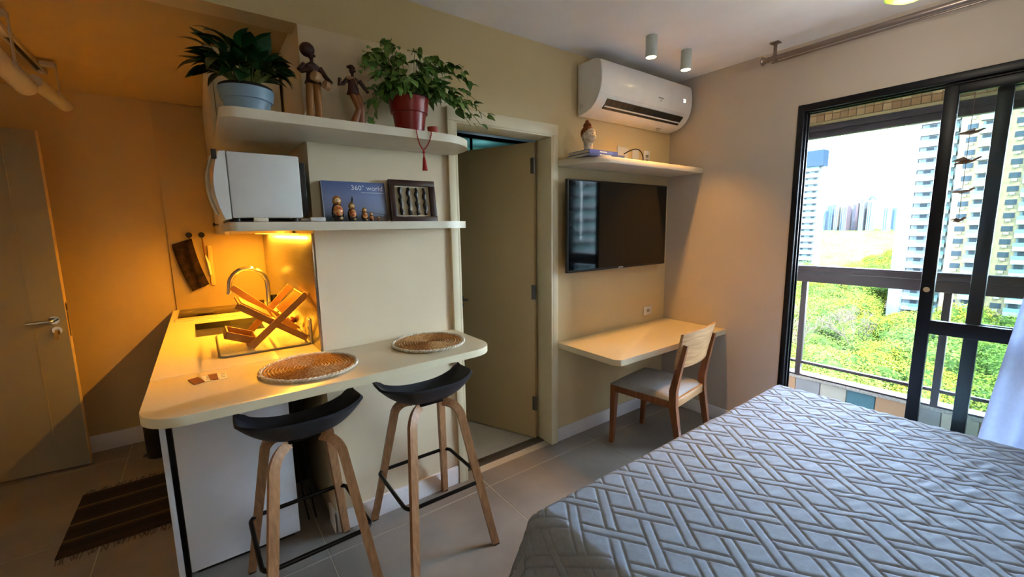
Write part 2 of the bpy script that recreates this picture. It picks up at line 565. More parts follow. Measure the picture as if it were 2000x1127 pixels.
lf = leaf(3.175, -1.573, -2.45, 'sliding_leaf')
bb = B(); cyl(bb, (3.157, -1.600, 1.142), (3.150, -1.600, 1.142), 0.014, n=16); ob('lock_button', bb, m_chrome, lf)
leaf(3.235, -1.752, -2.6, 'sliding_leaf')
leaf(3.175, -2.40, -3.28, 'sliding_leaf')

# ---- curtain rod + curtain
rd = T('curtain_rod', 'double brushed metal curtain rod hung from the ceiling above the balcony door', 'curtain rod', (2.98, -0.8, CZ))
b = B(); tube(b, [(2.98, -0.775, 2.525), (2.98, -3.6, 2.525)], 0.014, n=14); ob('rod', b, m_rod, rd)
b = B(); tube(b, [(2.99, -0.80, 2.502), (2.99, -3.6, 2.502)], 0.005, n=12); ob('rear_rod', b, m_rod, rd)
b = B(); lathe(b, [(0.001, 0), (0.024, 0.0), (0.027, 0.006), (0.02, 0.014), (0.016, 0.03), (0.017, 0.045)], (0, 0, 0), 18)
bmesh.ops.transform(b, matrix=Matrix.Translation((2.98, -0.745, 2.525)) @ Matrix.Rotation(PI / 2, 4, 'X'), verts=b.verts); ob('finial', b, m_rod, rd)
for yy in (-0.82, -2.3, -3.5):
    b = B(); box(b, (2.972, yy - 0.008, 2.535), (2.988, yy + 0.008, CZ), 0.002); box(b, (2.955, yy - 0.025, CZ - 0.005), (3.005, yy + 0.025, CZ), 0.001)
    tube(b, [(2.98, yy - 0.012, 2.525), (2.98, yy + 0.012, 2.525)], 0.019, n=14); tube(b, [(2.985, yy, 2.512), (2.99, yy, 2.502)], 0.004, n=8); ob('bracket', b, m_rod, rd)
def curtain():
    bm = B()
    nu, nv = 90, 26
    G = []
    for j in range(nv + 1):
        v = j / nv
        z = 2.50 - v * 2.47
        row = []
        ya = -2.13 + 0.30 * (v ** 0.8)
        yb = -3.0 - 0.02 * v
        for i in range(nu + 1):
            u = i / nu
            y = ya + (yb - ya) * u
            x = 2.985 + 0.045 * (0.6 + 0.4 * v) * math.sin(u * 2 * PI * 7 + 0.6 * math.sin(3 * v)) + 0.012 * math.sin(u * 31 + v * 4)
            row.append(bm.verts.new((x, y, z)))
        G.append(row)
    for j in range(nv):
        for i in range(nu):
            bm.faces.new((G[j][i], G[j][i + 1], G[j + 1][i + 1], G[j + 1][i]))
    bmesh.ops.solidify(bm, geom=list(bm.faces), thickness=0.002)
    return bm
ob('curtain', curtain(), m_curt, label='long white curtain gathered at the right of the balcony door', cat='curtain', smooth=80)

# ================================================================ BALCONY
b = B(); box(b, (3.285, -4.3, -0.15), (4.1, 0.6, -0.02)); st('floor_balcony', b, m_tile)
b = B(); box(b, (3.285, -4.3, 2.50), (4.2, 0.6, 2.65)); st('ceiling_balcony', b, m_ceil)
b = B(); box(b, (3.285, -0.55, -0.02), (4.1, -0.45, 2.5)); box(b, (3.285, -4.3, -0.02), (4.1, -4.2, 2.5)); st('wall_balcony', b, m_wwall)
# parapet with coloured tiles
b = B(); box(b, (4.012, -4.2, -0.02), (4.12, -0.55, 0.205)); pw = st('wall_parapet', b, m_grout)
tc_ = {'peach': M('peach_tile', '#cfa684', 0.3), 'grey': M('grey_tile', '#a7a9ae', 0.3), 'ivory': M('ivory_tile', '#d6d2c6', 0.3), 'teal': M('dusty_blue_tile', '#5d8c9c', 0.3)}
seq = ['peach', 'grey', 'ivory', 'teal', 'peach', 'grey', 'ivory']
for k in range(21):
    ya = -0.55 - 0.178 * k
    for r_, (z0, z1) in enumerate(((0.03, 0.203), (-0.02, 0.028))):
        bb = B(); box(bb, (4.0, ya - 0.175, z0), (4.013, ya - 0.003, z1), 0.0015, seg=1)
        ob('wall_tile', bb, tc_[seq[(k + 3 * r_) % 7]], pw)
b = B(); box(b, (3.985, -4.2, 0.205), (4.14, -0.55, 0.232), 0.004); st('trim_3', b, M('pale_granite_sill', '#cfcac4', 0.35, ns=80, hex2='#a9a49e'))
# lintel with mosaic
b = B(); box(b, (4.006, -4.2, 2.25), (4.12, -0.55, 2.5)); lw = st('wall_lintel', b, M('mosaic_grout', '#8f7a5a', 0.8))
m_mos = [M('tan_mosaic_a', '#a67c50', 0.35), M('tan_mosaic_b', '#c39b6c', 0.35), M('tan_mosaic_c', '#ae8455', 0.35)]
mos_me = []
for mm in m_mos:
    bb = B(); box(bb, (-0.004, -0.0235, -0.0235), (0.004, 0.0235, 0.0235), 0.0012, seg=1); mos_me.append(finish(bb, 'mosaic_tile', mm))
lo = ORG[lw.name]
for k in range(54):
    for r_ in range(4):
        inst('mosaic_tile', random.choice(mos_me), lw, Vector((4.003, -0.60 - 0.05 * k, 2.315 + 0.05 * r_)) - lo)
b = B(); box(b, (3.996, -4.2, 2.262), (4.012, -0.55, 2.288), 0.002); ob('drip_strip', b, M('ochre_stone_strip', '#d8bd86', 0.5), lw)
# glazing tracks and railing
gz = T('balcony_glazing', 'frameless sliding glass panels in a bronze track above the balcony railing', 'glazing', (4.0, -2.4, 1.0))
b = B(); box(b, (3.96, -4.19, 2.215), (4.04, -0.56, 2.26), 0.003); box(b, (3.97, -4.19, 2.165), (4.03, -0.56, 2.213), 0.003); ob('top_track', b, m_bronze, gz)
b = B(); box(b, (3.965, -4.19, 1.115), (4.035, -0.56, 1.155), 0.003); box(b, (3.972, -4.19, 1.155), (3.98, -0.56, 1.165)); box(b, (4.02, -4.19, 1.155), (4.028, -0.56, 1.165)); ob('bottom_track', b, m_bronze, gz)
for k in range(5):
    y0 = -0.56 - 0.7235 * k
    b = B(); box(b, (3.996, y0 - 0.722, 1.157), (4.004, y0, 2.17), 0.0); ob('glass_panel', b, m_glassb, gz)
rl = T('balcony_railing', 'bronze aluminium balcony railing with clear glass infill on the tiled parapet', 'railing', (4.0, -2.4, 0.232))
b = B(); box(b, (3.955, -4.19, 1.035), (4.045, -0.56, 1.112), 0.006); ob('handrail', b, m_bronze, rl)
b = B(); box(b, (3.985, -4.19, 0.34), (4.015, -0.56, 0.362), 0.002); ob('lower_rail', b, m_bronze, rl)
b = B(); box(b, (3.985, -4.19, 0.232), (4.015, -0.56, 0.247), 0.002); ob('bottom_rail', b, m_bronze, rl)
for yy in (-0.74, -1.575, -2.41, -3.245, -4.08):
    b = B(); box(b, (3.978, yy - 0.02, 0.232), (4.022, yy + 0.02, 1.04), 0.003); ob('post', b, m_bronze, rl)
for k in range(4):
    b = B(); box(b, (3.998, -0.765 - 0.835 * k - 0.785, 0.362), (4.003, -0.765 - 0.835 * k, 1.04)); ob('glass_infill', b, m_glassb, rl)

# bird mobile
m_bird = M('brown_painted_bird', '#7b4a34', 0.6)
mob = T('bird_mobile', 'brown wooden bird mobile hanging on a cord from the balcony ceiling', 'mobile', (3.46, -1.645, 1.5))
b = B(); tube(b, [(3.46, -1.645, 2.5), (3.46, -1.645, 1.50)], 0.0015, n=6); ob('cord', b, m_bird, mob)
for k, (z, s, tw) in enumerate(((1.985, 1, 1), (1.83, 1.15, -1), (1.67, 1.0, 1.6), (1.51, 0.6, -1.3))):
    b = B(); c = Vector((3.46, -1.645, z))
    tube(b, [c + Vector((0, 0.05 * s, -0.004)), c + Vector((0, 0.03 * s, 0)), c, c + Vector((0, -0.03 * s, 0.005)), c + Vector((0, -0.055 * s, 0.018)), c + Vector((0, -0.065 * s, 0.016))], [0.002, 0.007, 0.01, 0.007, 0.005, 0.001], n=8)
    for sg in (-1, 1):
        vs = [b.verts.new(c + Vector(p)) for p in ((0, 0.02 * s, 0.004), (0, -0.018 * s, 0.004), (sg * 0.03 * s, -0.01 * s, 0.022 * s), (sg * 0.062 * s, 0.018 * s, 0.004 * s))]
        r_ = bmesh.ops.extrude_face_region(b, geom=[b.faces.new(vs)])
        bmesh.ops.translate(b, vec=(0, 0, 0.002), verts=[v for v in r_['geom'] if isinstance(v, bmesh.types.BMVert)])
    bmesh.ops.rotate(b, cent=c, matrix=Matrix.Rotation(tw * 0.5, 3, 'Z'), verts=b.verts)
    ob('bird', b, m_bird, mob)

# ================================================================ OUTSIDE
m_ground = M('dark_forest_floor', '#26331a', 0.95, ns=0.2, hex2='#1c2812', spec=0.0)  # dark green ground under the trees
b = B(); box(b, (20, -400, -42), (1500, 900, -38)); st('ground_outside', b, m_ground)
def leafmat(name, c1, c2):
    return M(name, c1, 1.0, hex2=c2, ns=0.45, detail=6, spec=0.0)
lm = [leafmat('forest_green_a', '#4c5a20', '#34431a'), leafmat('forest_green_b', '#525a1e', '#3c471a'), leafmat('forest_green_c', '#44521f', '#2e3d18'), leafmat('forest_yellow_green', '#565618', '#464b18')]
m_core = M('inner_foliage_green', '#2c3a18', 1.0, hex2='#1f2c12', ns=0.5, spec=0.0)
m_trunk = M('grey_brown_trunk', '#6a5a48', 0.9)
m_twig = M('bare_twig', '#3f372e', 0.9, spec=0.0)
def tree_mesh(seed, mat, n=5000, rad=4.6, h=14):
    rnd = random.Random(seed)
    vs, fs, mi = [], [], []
    lobes = [(Vector((rnd.uniform(-.55, .55) * rad, rnd.uniform(-.55, .55) * rad, rnd.uniform(-0.25, .35) * rad)), rnd.uniform(.38, .62) * rad) for _ in range(9)]
    def quad(c, nrm, s):
        u = nrm.orthogonal().normalized()
        u.rotate(Quaternion(nrm, rnd.uniform(0, 6.28)))
        v = nrm.cross(u)
        i = len(vs)
        k = s * 0.55
        vs.extend([c - u * s, c - v * k, c + u * s + nrm * 0.1, c + v * k])
        fs.append((i, i + 1, i + 2, i + 3))
        mi.append(0)
    for c0, r0 in lobes:
        # solid core
        bm = bmesh.new()
        bmesh.ops.create_icosphere(bm, subdivisions=2, radius=r0 * 0.72)
        i0 = len(vs)
        for v in bm.verts:
            d = 1 + 0.25 * mnoise.noise(v.co * 0.8 + c0)
            vs.append(v.co * d + c0)
        for f in bm.faces:
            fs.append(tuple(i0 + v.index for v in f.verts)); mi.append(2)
        bm.free()
        for _ in range(n // 9):
            d = Vector((rnd.gauss(0, 1), rnd.gauss(0, 1), rnd.gauss(0.35, 1))).normalized()
            p = c0 + d * r0 * rnd.uniform(.80, 1.14)
            nn = (d + Vector((rnd.uniform(-.7, .7), rnd.uniform(-.7, .7), rnd.uniform(-.2, .9)))).normalized()
            quad(p, nn, rnd.uniform(.09, .22))
    i0 = len(vs)
    for k in range(8):
        a = 2 * PI * k / 8
        vs.append(Vector((0.3 * math.cos(a), 0.3 * math.sin(a), -h)))
        vs.append(Vector((0.2 * math.cos(a), 0.2 * math.sin(a), -rad * 0.2)))
    for k in range(8):
        fs.append((i0 + 2 * k, i0 + (2 * k + 2) % 16, i0 + (2 * k + 3) % 16, i0 + 2 * k + 1)); mi.append(1)
    me = bpy.data.meshes.new('tree')
    me.from_pydata(vs, [], fs)
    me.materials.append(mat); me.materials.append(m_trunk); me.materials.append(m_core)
    me.polygons.foreach_set('material_index', mi)
    me.update()
    return me
TM = [tree_mesh(10 + i, lm[i % 4]) for i in range(8)]
labs = ['bushy green park tree in the canopy below the balcony', 'light green park tree in the canopy below the balcony', 'darker green park tree in the canopy below the balcony', 'yellow green park tree in the canopy below the balcony']
rnd = random.Random(3)
cnt = 0
GZ = -25.0
pts = []
X = 50.0
while X < 330 and cnt < 292:
    lo_, hi_ = 0.04 * X - 3, 0.41 * X + 3
    Y = -2.1 + lo_ + rnd.uniform(0, 5)
    while Y < -2.1 + hi_ and cnt < 292:
        if (X > 140 and Y < 35) or (X > 225 and Y > 70):
            Y += 6; continue
        k = rnd.randrange(8)
        if 0.05 * X < Y + 2.1 < 0.17 * X and 55 < X < 95: k = 3 + 4 * rnd.randrange(2)
        o = bpy.data.objects.new('park_tree', TM[k])
        COL.objects.link(o)
        s = rnd.uniform(0.8, 1.25) * (1 + 0.0016 * X)
        o.location = (X + rnd.uniform(-2, 2), Y, GZ + rnd.uniform(-1.6, 1.0) + 0.012 * X)
        o.scale = (s, s, s * rnd.uniform(.8, 1.1))
        o.rotation_euler.z = rnd.uniform(0, 6.28)
        props(o, labs[k % 4], 'tree', ['green', 'light green', 'dark green', 'yellow green'][k % 4] + ' park trees below the balcony')
        cnt += 1
        Y += rnd.uniform(5.5, 7.5) * (1 + 0.003 * X)
    X += 6.2 * (1 + 0.0035 * X)
# bare-branched twiggy crowns near the far side
def bare_tree(c, seed, label):
    rnd = random.Random(seed)
    b = B()
    def br(p, d, l, r, lev):
        q = p + d * l
        tube(b, [p, (p + q) / 2 + Vector((rnd.uniform(-.1, .1), rnd.uniform(-.1, .1), 0)) * l, q], [r, r * .8, r * .6], n=4, cap=False)
        if lev < 4:
            for _ in range(4):
                dd = (d + Vector((rnd.uniform(-1, 1), rnd.uniform(-1, 1), rnd.uniform(-.3, .6)))).normalized()
                br(q, dd, l * .68, r * .6, lev + 1)
    c = Vector(c)
    br(c, Vector((0, 0, 1)), 6.0, 0.22, 0)
    ob('bare_tree', b, m_twig, label=label, cat='tree')
bare_tree((112, 33, GZ - 6), 1, 'bare grey twiggy tree among the green crowns, on the left below the railing')
bare_tree((106, 24, GZ - 6), 2, 'bare grey twiggy tree among the green crowns, nearer the towers')
bare_tree((96, 30, GZ - 7.5), 5, 'low bare tree with spreading grey branches below the handrail')

# rest of the canopy, out to the horizon
def canopy():
    nx, ny = 150, 190
    vs = []
    for i in range(nx):
        x = 235 * (1300 / 235) ** (i / (nx - 1))
        for j in range(ny):
            y = -2.1 + x * (-0.05 + 0.56 * j / (ny - 1))
            p = Vector((x / 9, y / 9, 0))
            z = -27.5 + 0.0157 * min(x, 950) + 3.2 * mnoise.noise(p) + 1.8 * mnoise.noise(p * 2.7) 
            vs.append((x, y, z))
    fs = [(i * ny + j, (i + 1) * ny + j, (i + 1) * ny + j + 1, i * ny + j + 1) for i in range(nx - 1) for j in range(ny - 1)]
    me = bpy.data.meshes.new('forest_canopy')
    me.from_pydata(vs, [], fs)
    me.update()
    return me
o = ob('forest_canopy', canopy(), None, label='distant green forest canopy reaching to the skyline', cat='forest', kind='stuff')
o.data.materials.append(M('far_canopy_green', '#465726', 0.9, ns=0.05, hex2='#2f441e', detail=8, spec=0.0))

m_tw = M('white_tower_render', '#585c5b', 0.7, spec=0.0)
m_tbl = M('pale_blue_tower_wall', '#4a5359', 0.7, spec=0.0)
m_be = M('beige_tower_wall', '#5b513f', 0.7, spec=0.0)
m_gg = M('green_balcony_glass', '#3a514e', 0.6, spec=0.1)
m_win = M('dark_tower_window', '#172026', 0.6, spec=0.1)
m_dwin = M('grey_window_band', '#3d494d', 0.6, spec=0.1)  # grey window band behind each tower balcony
def mk(a, b_, mat, name, bev=0):
    bb = B(); box(bb, a, b_, bev); return finish(bb, name, mat)
def tower(name, label, X, Y0, Y1, bays, z0, z1, wall, fh=3.0, depth=22, rot=0, pivot=None):
    # bays: list of (type, ya, yb) left to right with ya > yb
    t = T(name, label, 'building', (X, (Y0 + Y1) / 2, z0))
    o0 = Vector((X, (Y0 + Y1) / 2, z0))
    b = B(); box(b, (X, Y1, z0), (X + depth, Y0, z1)); ob('tower_wall', b, wall, t)
    n = int((z1 - z0) / fh)
    for typ, ya, yb in bays:
        w = ya - yb
        if typ == 'blank':
            b = B(); box(b, (X - 0.6, yb, z0), (X, ya, z1)); ob('wall_pier', b, m_tbl, t); continue
        if typ == 'balcony':
            sl = mk((-1.6, -w / 2, -0.55), (0, w / 2, 0.45), m_tw, 'balcony_slab')
            gl = mk((-1.58, -w / 2, 0.45), (-1.5, w / 2, 1.35), m_gg, 'balcony_glass')
            wi = mk((-0.15, -w / 2 + 0.3, 0.6), (0.05, w / 2 - 0.3, 2.3), m_dwin, 'window_band')
            wd = mk((-0.25, -0.7, 0.6), (0.0, 0.7, 2.3), m_win, 'balcony_window')
        else:
            wi = mk((-0.12, -w * .32, 0.9), (0.05, w * .32, 2.1), m_win, 'window')
            ac = mk((-0.45, -w * .15, 0.15), (0.0, w * .15, 0.7), m_tw, 'ledge')
        for k in range(n):
            z = z0 + k * fh
            c = Vector((X, (ya + yb) / 2, z)) - o0
            if typ == 'balcony':
                inst('balcony_slab', sl, t, c); g = inst('balcony_glass', gl, t, c); inst('window_band', wi, t, c)
                for q in (-0.28, 0.22):
                    inst('balcony_window', wd, t, c + Vector((0, w * q + ((k * 37) % 5 - 2) * .1, 0)))
            else:
                inst('window', wi, t, c); inst('ledge', ac, t, c)
    return t
tower('beige_tower', 'beige apartment tower with green glass balconies, seen behind the sliding door', 150, 19.2, -22,
      [('win', 18.6, 15.9), ('balcony', 15.9, 11.4), ('win', 11.0, 8.3), ('balcony', 8.3, 3.6), ('win', 3.2, 0.4), ('balcony', 0.4, -4.4)], -38, 44, m_be, 3.0)
tower('white_tower', 'white and pale blue apartment tower with a blank wall left of its balconies', 163, 31.8, 20.6,
      [('blank', 31.8, 28.6), ('balcony', 28.4, 21.2)], -38, 47, m_tw, 3.0)
lt = tower('slim_tower', 'slim white apartment tower at the left edge of the open balcony door', 245, 108, 77.5,
      [('balcony', 86.5, 79), ('balcony', 95, 88)], -38, 37, m_tw, 3.1, 5)
b = B(); box(b, (242.5, 77.3, 28.5), (249, 88, 36)); ob('plant_room', b, M('slate_blue_cladding', '#1c262f', 0.8, spec=0.0), lt, label='slate blue top storeys')
bb_ = tower('riverside_tower', 'white apartment tower reflected in the television screen', 0, 14, -14,
      [('balcony', 13.5, 4.5), ('balcony', 4.5, -4.5), ('balcony', -4.5, -13.5)], -38, 50, m_tw, 3.0)
bb_.location = (75, -85, -38); bb_.rotation_euler.z = math.radians(-46)
# skyline
rnd = random.Random(11)
sk = [M('hazy_white_tower', '#4f5255', 0.8, ns=0.02, spec=0.0), M('hazy_blue_tower', '#36424d', 0.8, ns=0.02, spec=0.0), M('hazy_cream_tower', '#514d48', 0.8, spec=0.0), M('hazy_rose_tower', '#463c3f', 0.8, spec=0.0)]
m_hw = M('hazy_window_strip', '#28333d', 0.6, spec=0.0)
def yx(px):  # direction slope of the skyline towers
    return -2.1 + 900 * (0.3245 - (px - 1605) * 0.000776)
spec = [(1607, 8, 22, 1, 'narrow blue hazy'), (1616, 12, 33, 1, 'tall glassy blue'), (1626, 6, 33, 2, 'thin cream'), (1634, 8, 28, 2, 'pale cream'), (1646, 9, 30, 0, 'white flat-topped'), (1655, 5, 26, 0, 'narrow white'),
        (1663, 6, 30, 3, 'rose coloured'), (1669, 6, 35, 3, 'taller rose coloured'), (1677, 5, 37, 0, 'thin white'), (1688, 14, 43, 1, 'tallest wide blue'), (1697, 6, 42, 0, 'white slab'), (1705, 4, 44, 1, 'needle thin blue'),
        (1712, 8, 36, 0, 'plain white'), (1721, 6, 22, 1, 'low blue'), (1735, 16, 24, 1, 'broad low blue'), (1743, 8, 26, 0, 'low white')]
for px, w, h, mi_, nm in spec:
    y = yx(px); Xd = 900 + rnd.uniform(-30, 60)
    wm = w * 0.74 * 1.0
    t = T('skyline_tower', nm + ' tower on the far skyline above the trees', 'building', (Xd, y, -16), group=None)
    b = B(); box(b, (Xd, y - wm / 2, -18), (Xd + 20, y + wm / 2, h)); ob('tower_wall', b, sk[mi_], t)
    for q in (-0.22, 0.22):
        b = B(); box(b, (Xd - 0.5, y + q * wm - wm * .09, -12), (Xd, y + q * wm + wm * .09, h - 3)); ob('window_strip', b, m_hw, t)
    b = B(); box(b, (Xd + 4, y - wm / 5, h), (Xd + 14, y + wm / 5, h + 2.5)); ob('roof_box', b, sk[0], t)

# ================================================================ KITCHEN
CL, CR = -0.212, 0.41
# worktop with sink cut-out
b = B()
for a_, b_ in (((CL, 0.002, 0.905), (CR, 0.74, 0.943)), ((CL, 1.16, 0.905), (CR, 1.855, 0.943)), ((CL, 0.74, 0.905), (-0.08, 1.16, 0.943)), ((0.26, 0.74, 0.905), (CR, 1.16, 0.943))):
    box(b, a_, b_, 0)
bmesh.ops.remove_doubles(b, verts=b.verts, dist=1e-5)
ob('kitchen_worktop', b, m_lac, label='cream kitchen worktop with undermount sink running into the niche', cat='worktop')
poly = [(CL, -0.002), (CL, -0.36)] + arc(CL + 0.12, -0.36, 0.12, 180, 270, 8)[1:] + [(0.45, -0.477), (0.99, -0.448)] + arc(0.99, -0.328, 0.12, 275, 358, 8)[1:] + [(1.112, -0.025), (1.112, -0.002)]
b = B(); prism(b, poly, 0.910, 0.943, 0.002); ob('breakfast_bar', b, m_lac, label='cream breakfast bar top with rounded corners in front of the partition', cat='counter')
# steel sink
b = B(); box(b, (-0.08, 0.74, 0.76), (0.26, 1.16, 0.775))
box(b, (-0.085, 0.735, 0.76), (-0.08, 1.165, 0.904)); box(b, (0.26, 0.735, 0.76), (0.265, 1.165, 0.904)); box(b, (-0.085, 0.735, 0.76), (0.265, 0.74, 0.904)); box(b, (-0.085, 1.16, 0.76), (0.265, 1.165, 0.904))
sk_ = T('sink', 'stainless steel sink bowl set in the cream worktop', 'sink', (0.09, 0.95, 0.76)); ob('bowl', b, m_steel, sk_)
b = B(); lathe(b, [(0.0, 0.776), (0.04, 0.776), (0.045, 0.7785), (0.0, 0.7785)], (0.09, 0.95, 0), 20); ob('drain', b, m_chrome, sk_)
# base cabinet
kc = T('base_cabinet', 'white base cabinet under the kitchen worktop and bar end', 'cabinet', (0.1, 0.9, 0))
b = B(); box(b, (CL + 0.004, 0.60, 0.08), (CR - 0.01, 1.84, 0.745)); box(b, (CL + 0.04, 0.60, 0.0), (CR - 0.01, 1.84, 0.08)); ob('carcass', b, m_whitef, kc)
for k in range(3):
    b = B(); box(b, (CL - 0.014, 0.605 + k * 0.41, 0.085), (CL + 0.003, 0.605 + k * 0.41 + 0.405, 0.90), 0.002); ob('door', b, m_whitef, kc)
b = B(); box(b, (CL - 0.002, 0.078, 0.0), (CL + 0.018, 0.60, 0.903), 0.001); ob('side_panel', b, m_whitef, kc)
b = B(); box(b, (CL + 0.019, 0.085, 0.0), (CL + 0.037, 0.60, 0.903)); ob('black_strip', b, m_blackmet, kc, label='black aluminium strip')  # black aluminium strip between side panel and refrigerator
b = B(); box(b, (0.264, 0.59, 0.0), (0.398, 0.598, 0.903)); ob('gap_shade_panel', b, m_black, kc, label='added black panel for the shade in the open gap')  # added black sheet, darkens the gap in place of its shade
fr = T('refrigerator', 'white compact refrigerator under the left end of the breakfast bar', 'refrigerator', (0.06, 0.3, 0))
b = B(); box(b, (CL + 0.04, 0.115, 0.02), (0.262, 0.58, 0.89), 0.006); ob('body', b, m_whitef, fr)
b = B(); box(b, (CL + 0.040, 0.077, 0.03), (0.262, 0.112, 0.885), 0.005); ob('door', b, m_whitef, fr)
b = B(); box(b, (CL + 0.06, 0.11, 0.0), (0.24, 0.56, 0.02)); ob('base', b, m_black, fr)
bn = T('power_cables', 'black power cables hanging in the gap between refrigerator and partition', 'cable', (0.32, 0.25, 0))
for k, xx in enumerate((0.30, 0.335)):
    b = B(); tube(b, bez((xx, 0.2, 0.8), (xx - 0.03, 0.12, 0.3), (xx + 0.02, 0.18, 0.006), 12), 0.004, n=8); ob('cable', b, m_black, bn)

# niche backsplash, steel side panel
b = B(); box(b, (-0.19, 1.857, 0.943), (0.405, 1.869, 2.415), 0.001); st('trim_4', b, m_hall)
b = B(); box(b, (0.408, 0.004, 0.944), (0.419, 1.856, 1.498), 0.001); ob('steel_backsplash', b, m_steel, label='brushed stainless steel backsplash panel on the niche side wall', cat='backsplash')
def outlet(name, label, o, x, y, w=0.075, h=0.118, holes=2, mat=None, grp=None):
    t = T(name, label, 'outlet', o, grp)
    fm = frame_mtx(o, x, y)
    bb = B(); box(bb, (-w / 2, -h / 2, 0), (w / 2, h / 2, 0.008), 0.003)
    bmesh.ops.transform(bb, matrix=fm, verts=bb.verts); ob('face_plate', bb, mat or m_white, t)
    for i in range(holes):
        yy = (i - (holes - 1) / 2) * 0.034
        bb = B(); box(bb, (-0.017, yy - 0.011, 0.008), (0.017, yy + 0.011, 0.0095), 0.001)
        for dx in (-0.009, 0, 0.009):
            cyl(bb, (dx, yy, 0.0095), (dx, yy, 0.0102), 0.0025, n=8)
        bmesh.ops.transform(bb, matrix=fm, verts=bb.verts); ob('socket', bb, m_grey, t)
    return t
outlet('wall_outlet', 'tall cream outlet plate on the edge of the steel backsplash by the bar', (0.407, 0.21, 1.0), (0, -1, 0), (0, 0, 1), 0.07, 0.14, 2, m_casing)
outlet('wall_outlet', 'white outlet with switch on the wall just above the desk', (2.908, -0.001, 0.819), (1, 0, 0), (0, 0, 1), 0.11, 0.075, 1)
outlet('wall_outlet', 'blank white cover plate above the shelf, leftmost, behind the books', (2.551, -0.001, 2.03), (1, 0, 0), (0, 0, 1), 0.12, 0.10, 0)
outlet('wall_outlet', 'plain white switch plate above the shelf, middle of the three', (2.699, -0.001, 2.02), (1, 0, 0), (0, 0, 1), 0.075, 0.118, 0)
outlet('wall_outlet', 'white double socket above the shelf, rightmost of the three', (2.835, -0.001, 2.02), (1, 0, 0), (0, 0, 1), 0.075, 0.118, 2)
b = B(); tube(b, bez((2.56, -0.01, 2.03), (2.69, -0.10, 2.13), (2.72, -0.06, 1.94), 12), 0.004, n=8); ob('black_cable', b, m_black, label='short black cable arching from the cover plate down to the shelf', cat='cable')

# cooktop
ck = T('cooktop', 'black glass cooktop at the far end of the worktop', 'cooktop', (0.09, 1.62, 0.943))
b = B(); box(b, (-0.17, 1.44, 0.9435), (0.36, 1.80, 0.950), 0.002); ob('glass_top', b, M('dark_glass_top', '#1a120c', 0.12, coat=0.3), ck)
for cx in (-0.04, 0.22):
    b = B(); tube(b, [(cx + 0.075 * math.cos(2 * PI * i / 28), 1.62 + 0.075 * math.sin(2 * PI * i / 28), 0.9505) for i in range(28)], 0.0012, n=4, closed=True); ob('cooking_ring', b, m_grey, ck)
b = B(); box(b, (-0.185, 1.30, 0.943), (0.38, 1.42, 0.949), 0.002); ob('worktop_upstand', b, m_lac, label='low raised cream strip across the worktop before the cooktop', cat='trim')

# faucet
fc = T('faucet', 'tall chrome gooseneck faucet arching over the sink', 'faucet', (0.345, 1.25, 0.943))
b = B(); lathe(b, [(0.0, 0.943), (0.028, 0.943), (0.028, 0.95), (0.02, 0.955), (0.0, 0.955)], (0.345, 1.25, 0), 20); ob('base', b, m_chrome, fc)
pts = [(0.345, 1.25, 0.95), (0.345, 1.25, 1.05), (0.345, 1.25, 1.14)] + [(0.235 + 0.11 * math.cos(a), 1.25, 1.15 + 0.115 * math.sin(a)) for a in [PI * i / 14 for i in range(15)]] + [(0.122, 1.25, 1.12)]
b = B(); tube(b, pts, 0.0155, n=14, up=(0, 1, 0)); ob('spout', b, m_chrome, fc)
b = B(); cyl(b, (0.124, 1.25, 1.122), (0.118, 1.25, 1.10), 0.016, n=16); ob('nozzle', b, m_chrome, fc)
b = B(); cyl(b, (0.345, 1.25, 1.0), (0.345, 1.19, 1.01), 0.008, n=12); cyl(b, (0.345, 1.225, 0.99), (0.345, 1.225, 1.02), 0.012); ob('lever', b, m_chrome, fc)

# jars behind the faucet
def jar(name, label, x, y, r, h, body, lid, lh=0.02):
    t = T(name, label, 'jar', (x, y, 0.943))
    b = B(); lathe(b, [(0, 0.944), (r, 0.944), (r, 0.944 + h * .8), (r * .75, 0.944 + h * .95), (r * .7, 0.944 + h), (0, 0.944 + h)], (x, y, 0), 20); ob('body', b, body, t)
    b = B(); lathe(b, [(0, 0.944 + h), (r * .8, 0.944 + h), (r * .8, 0.944 + h + lh), (0, 0.944 + h + lh)], (x, y, 0), 20); ob('lid', b, lid, t)
    b = B(); lathe(b, [(r + 0.0005, 0.95), (r + 0.0008, 0.951), (r + 0.0008, 0.94 + h * .62), (r + 0.0005, 0.944 + h * .62)], (x, y, 0), 20, close=False); ob('paper_label', b, m_cream, t)
jar('spice_jar', 'amber jar with dark lid and cream label left of the faucet post', 0.30, 1.27, 0.022, 0.075, m_glassg, m_frameb)
jar('soap_bottle', 'dark bottle with pump top right of the faucet post', 0.378, 1.26, 0.024, 0.095, M('dark_bottle_glass', '#20160f', 0.15), m_black, 0.03)
b = B(); lathe(b, [(0, 0.944), (0.02, 0.944), (0.021, 0.965), (0, 0.968)], (0.29, 1.20, 0), 18); ob('green_pot', b, m_teal, label='small teal lidded tub at the foot of the faucet', cat='tub')
b = B(); sphere(b, (0.385, 0.66, 0.985), 0.028, sz=.8); ob('red_onion', b, M('purple_onion', '#5a1f2c', 0.35), label='small dark purple ball shaped lid behind the bamboo rack', cat='lid')

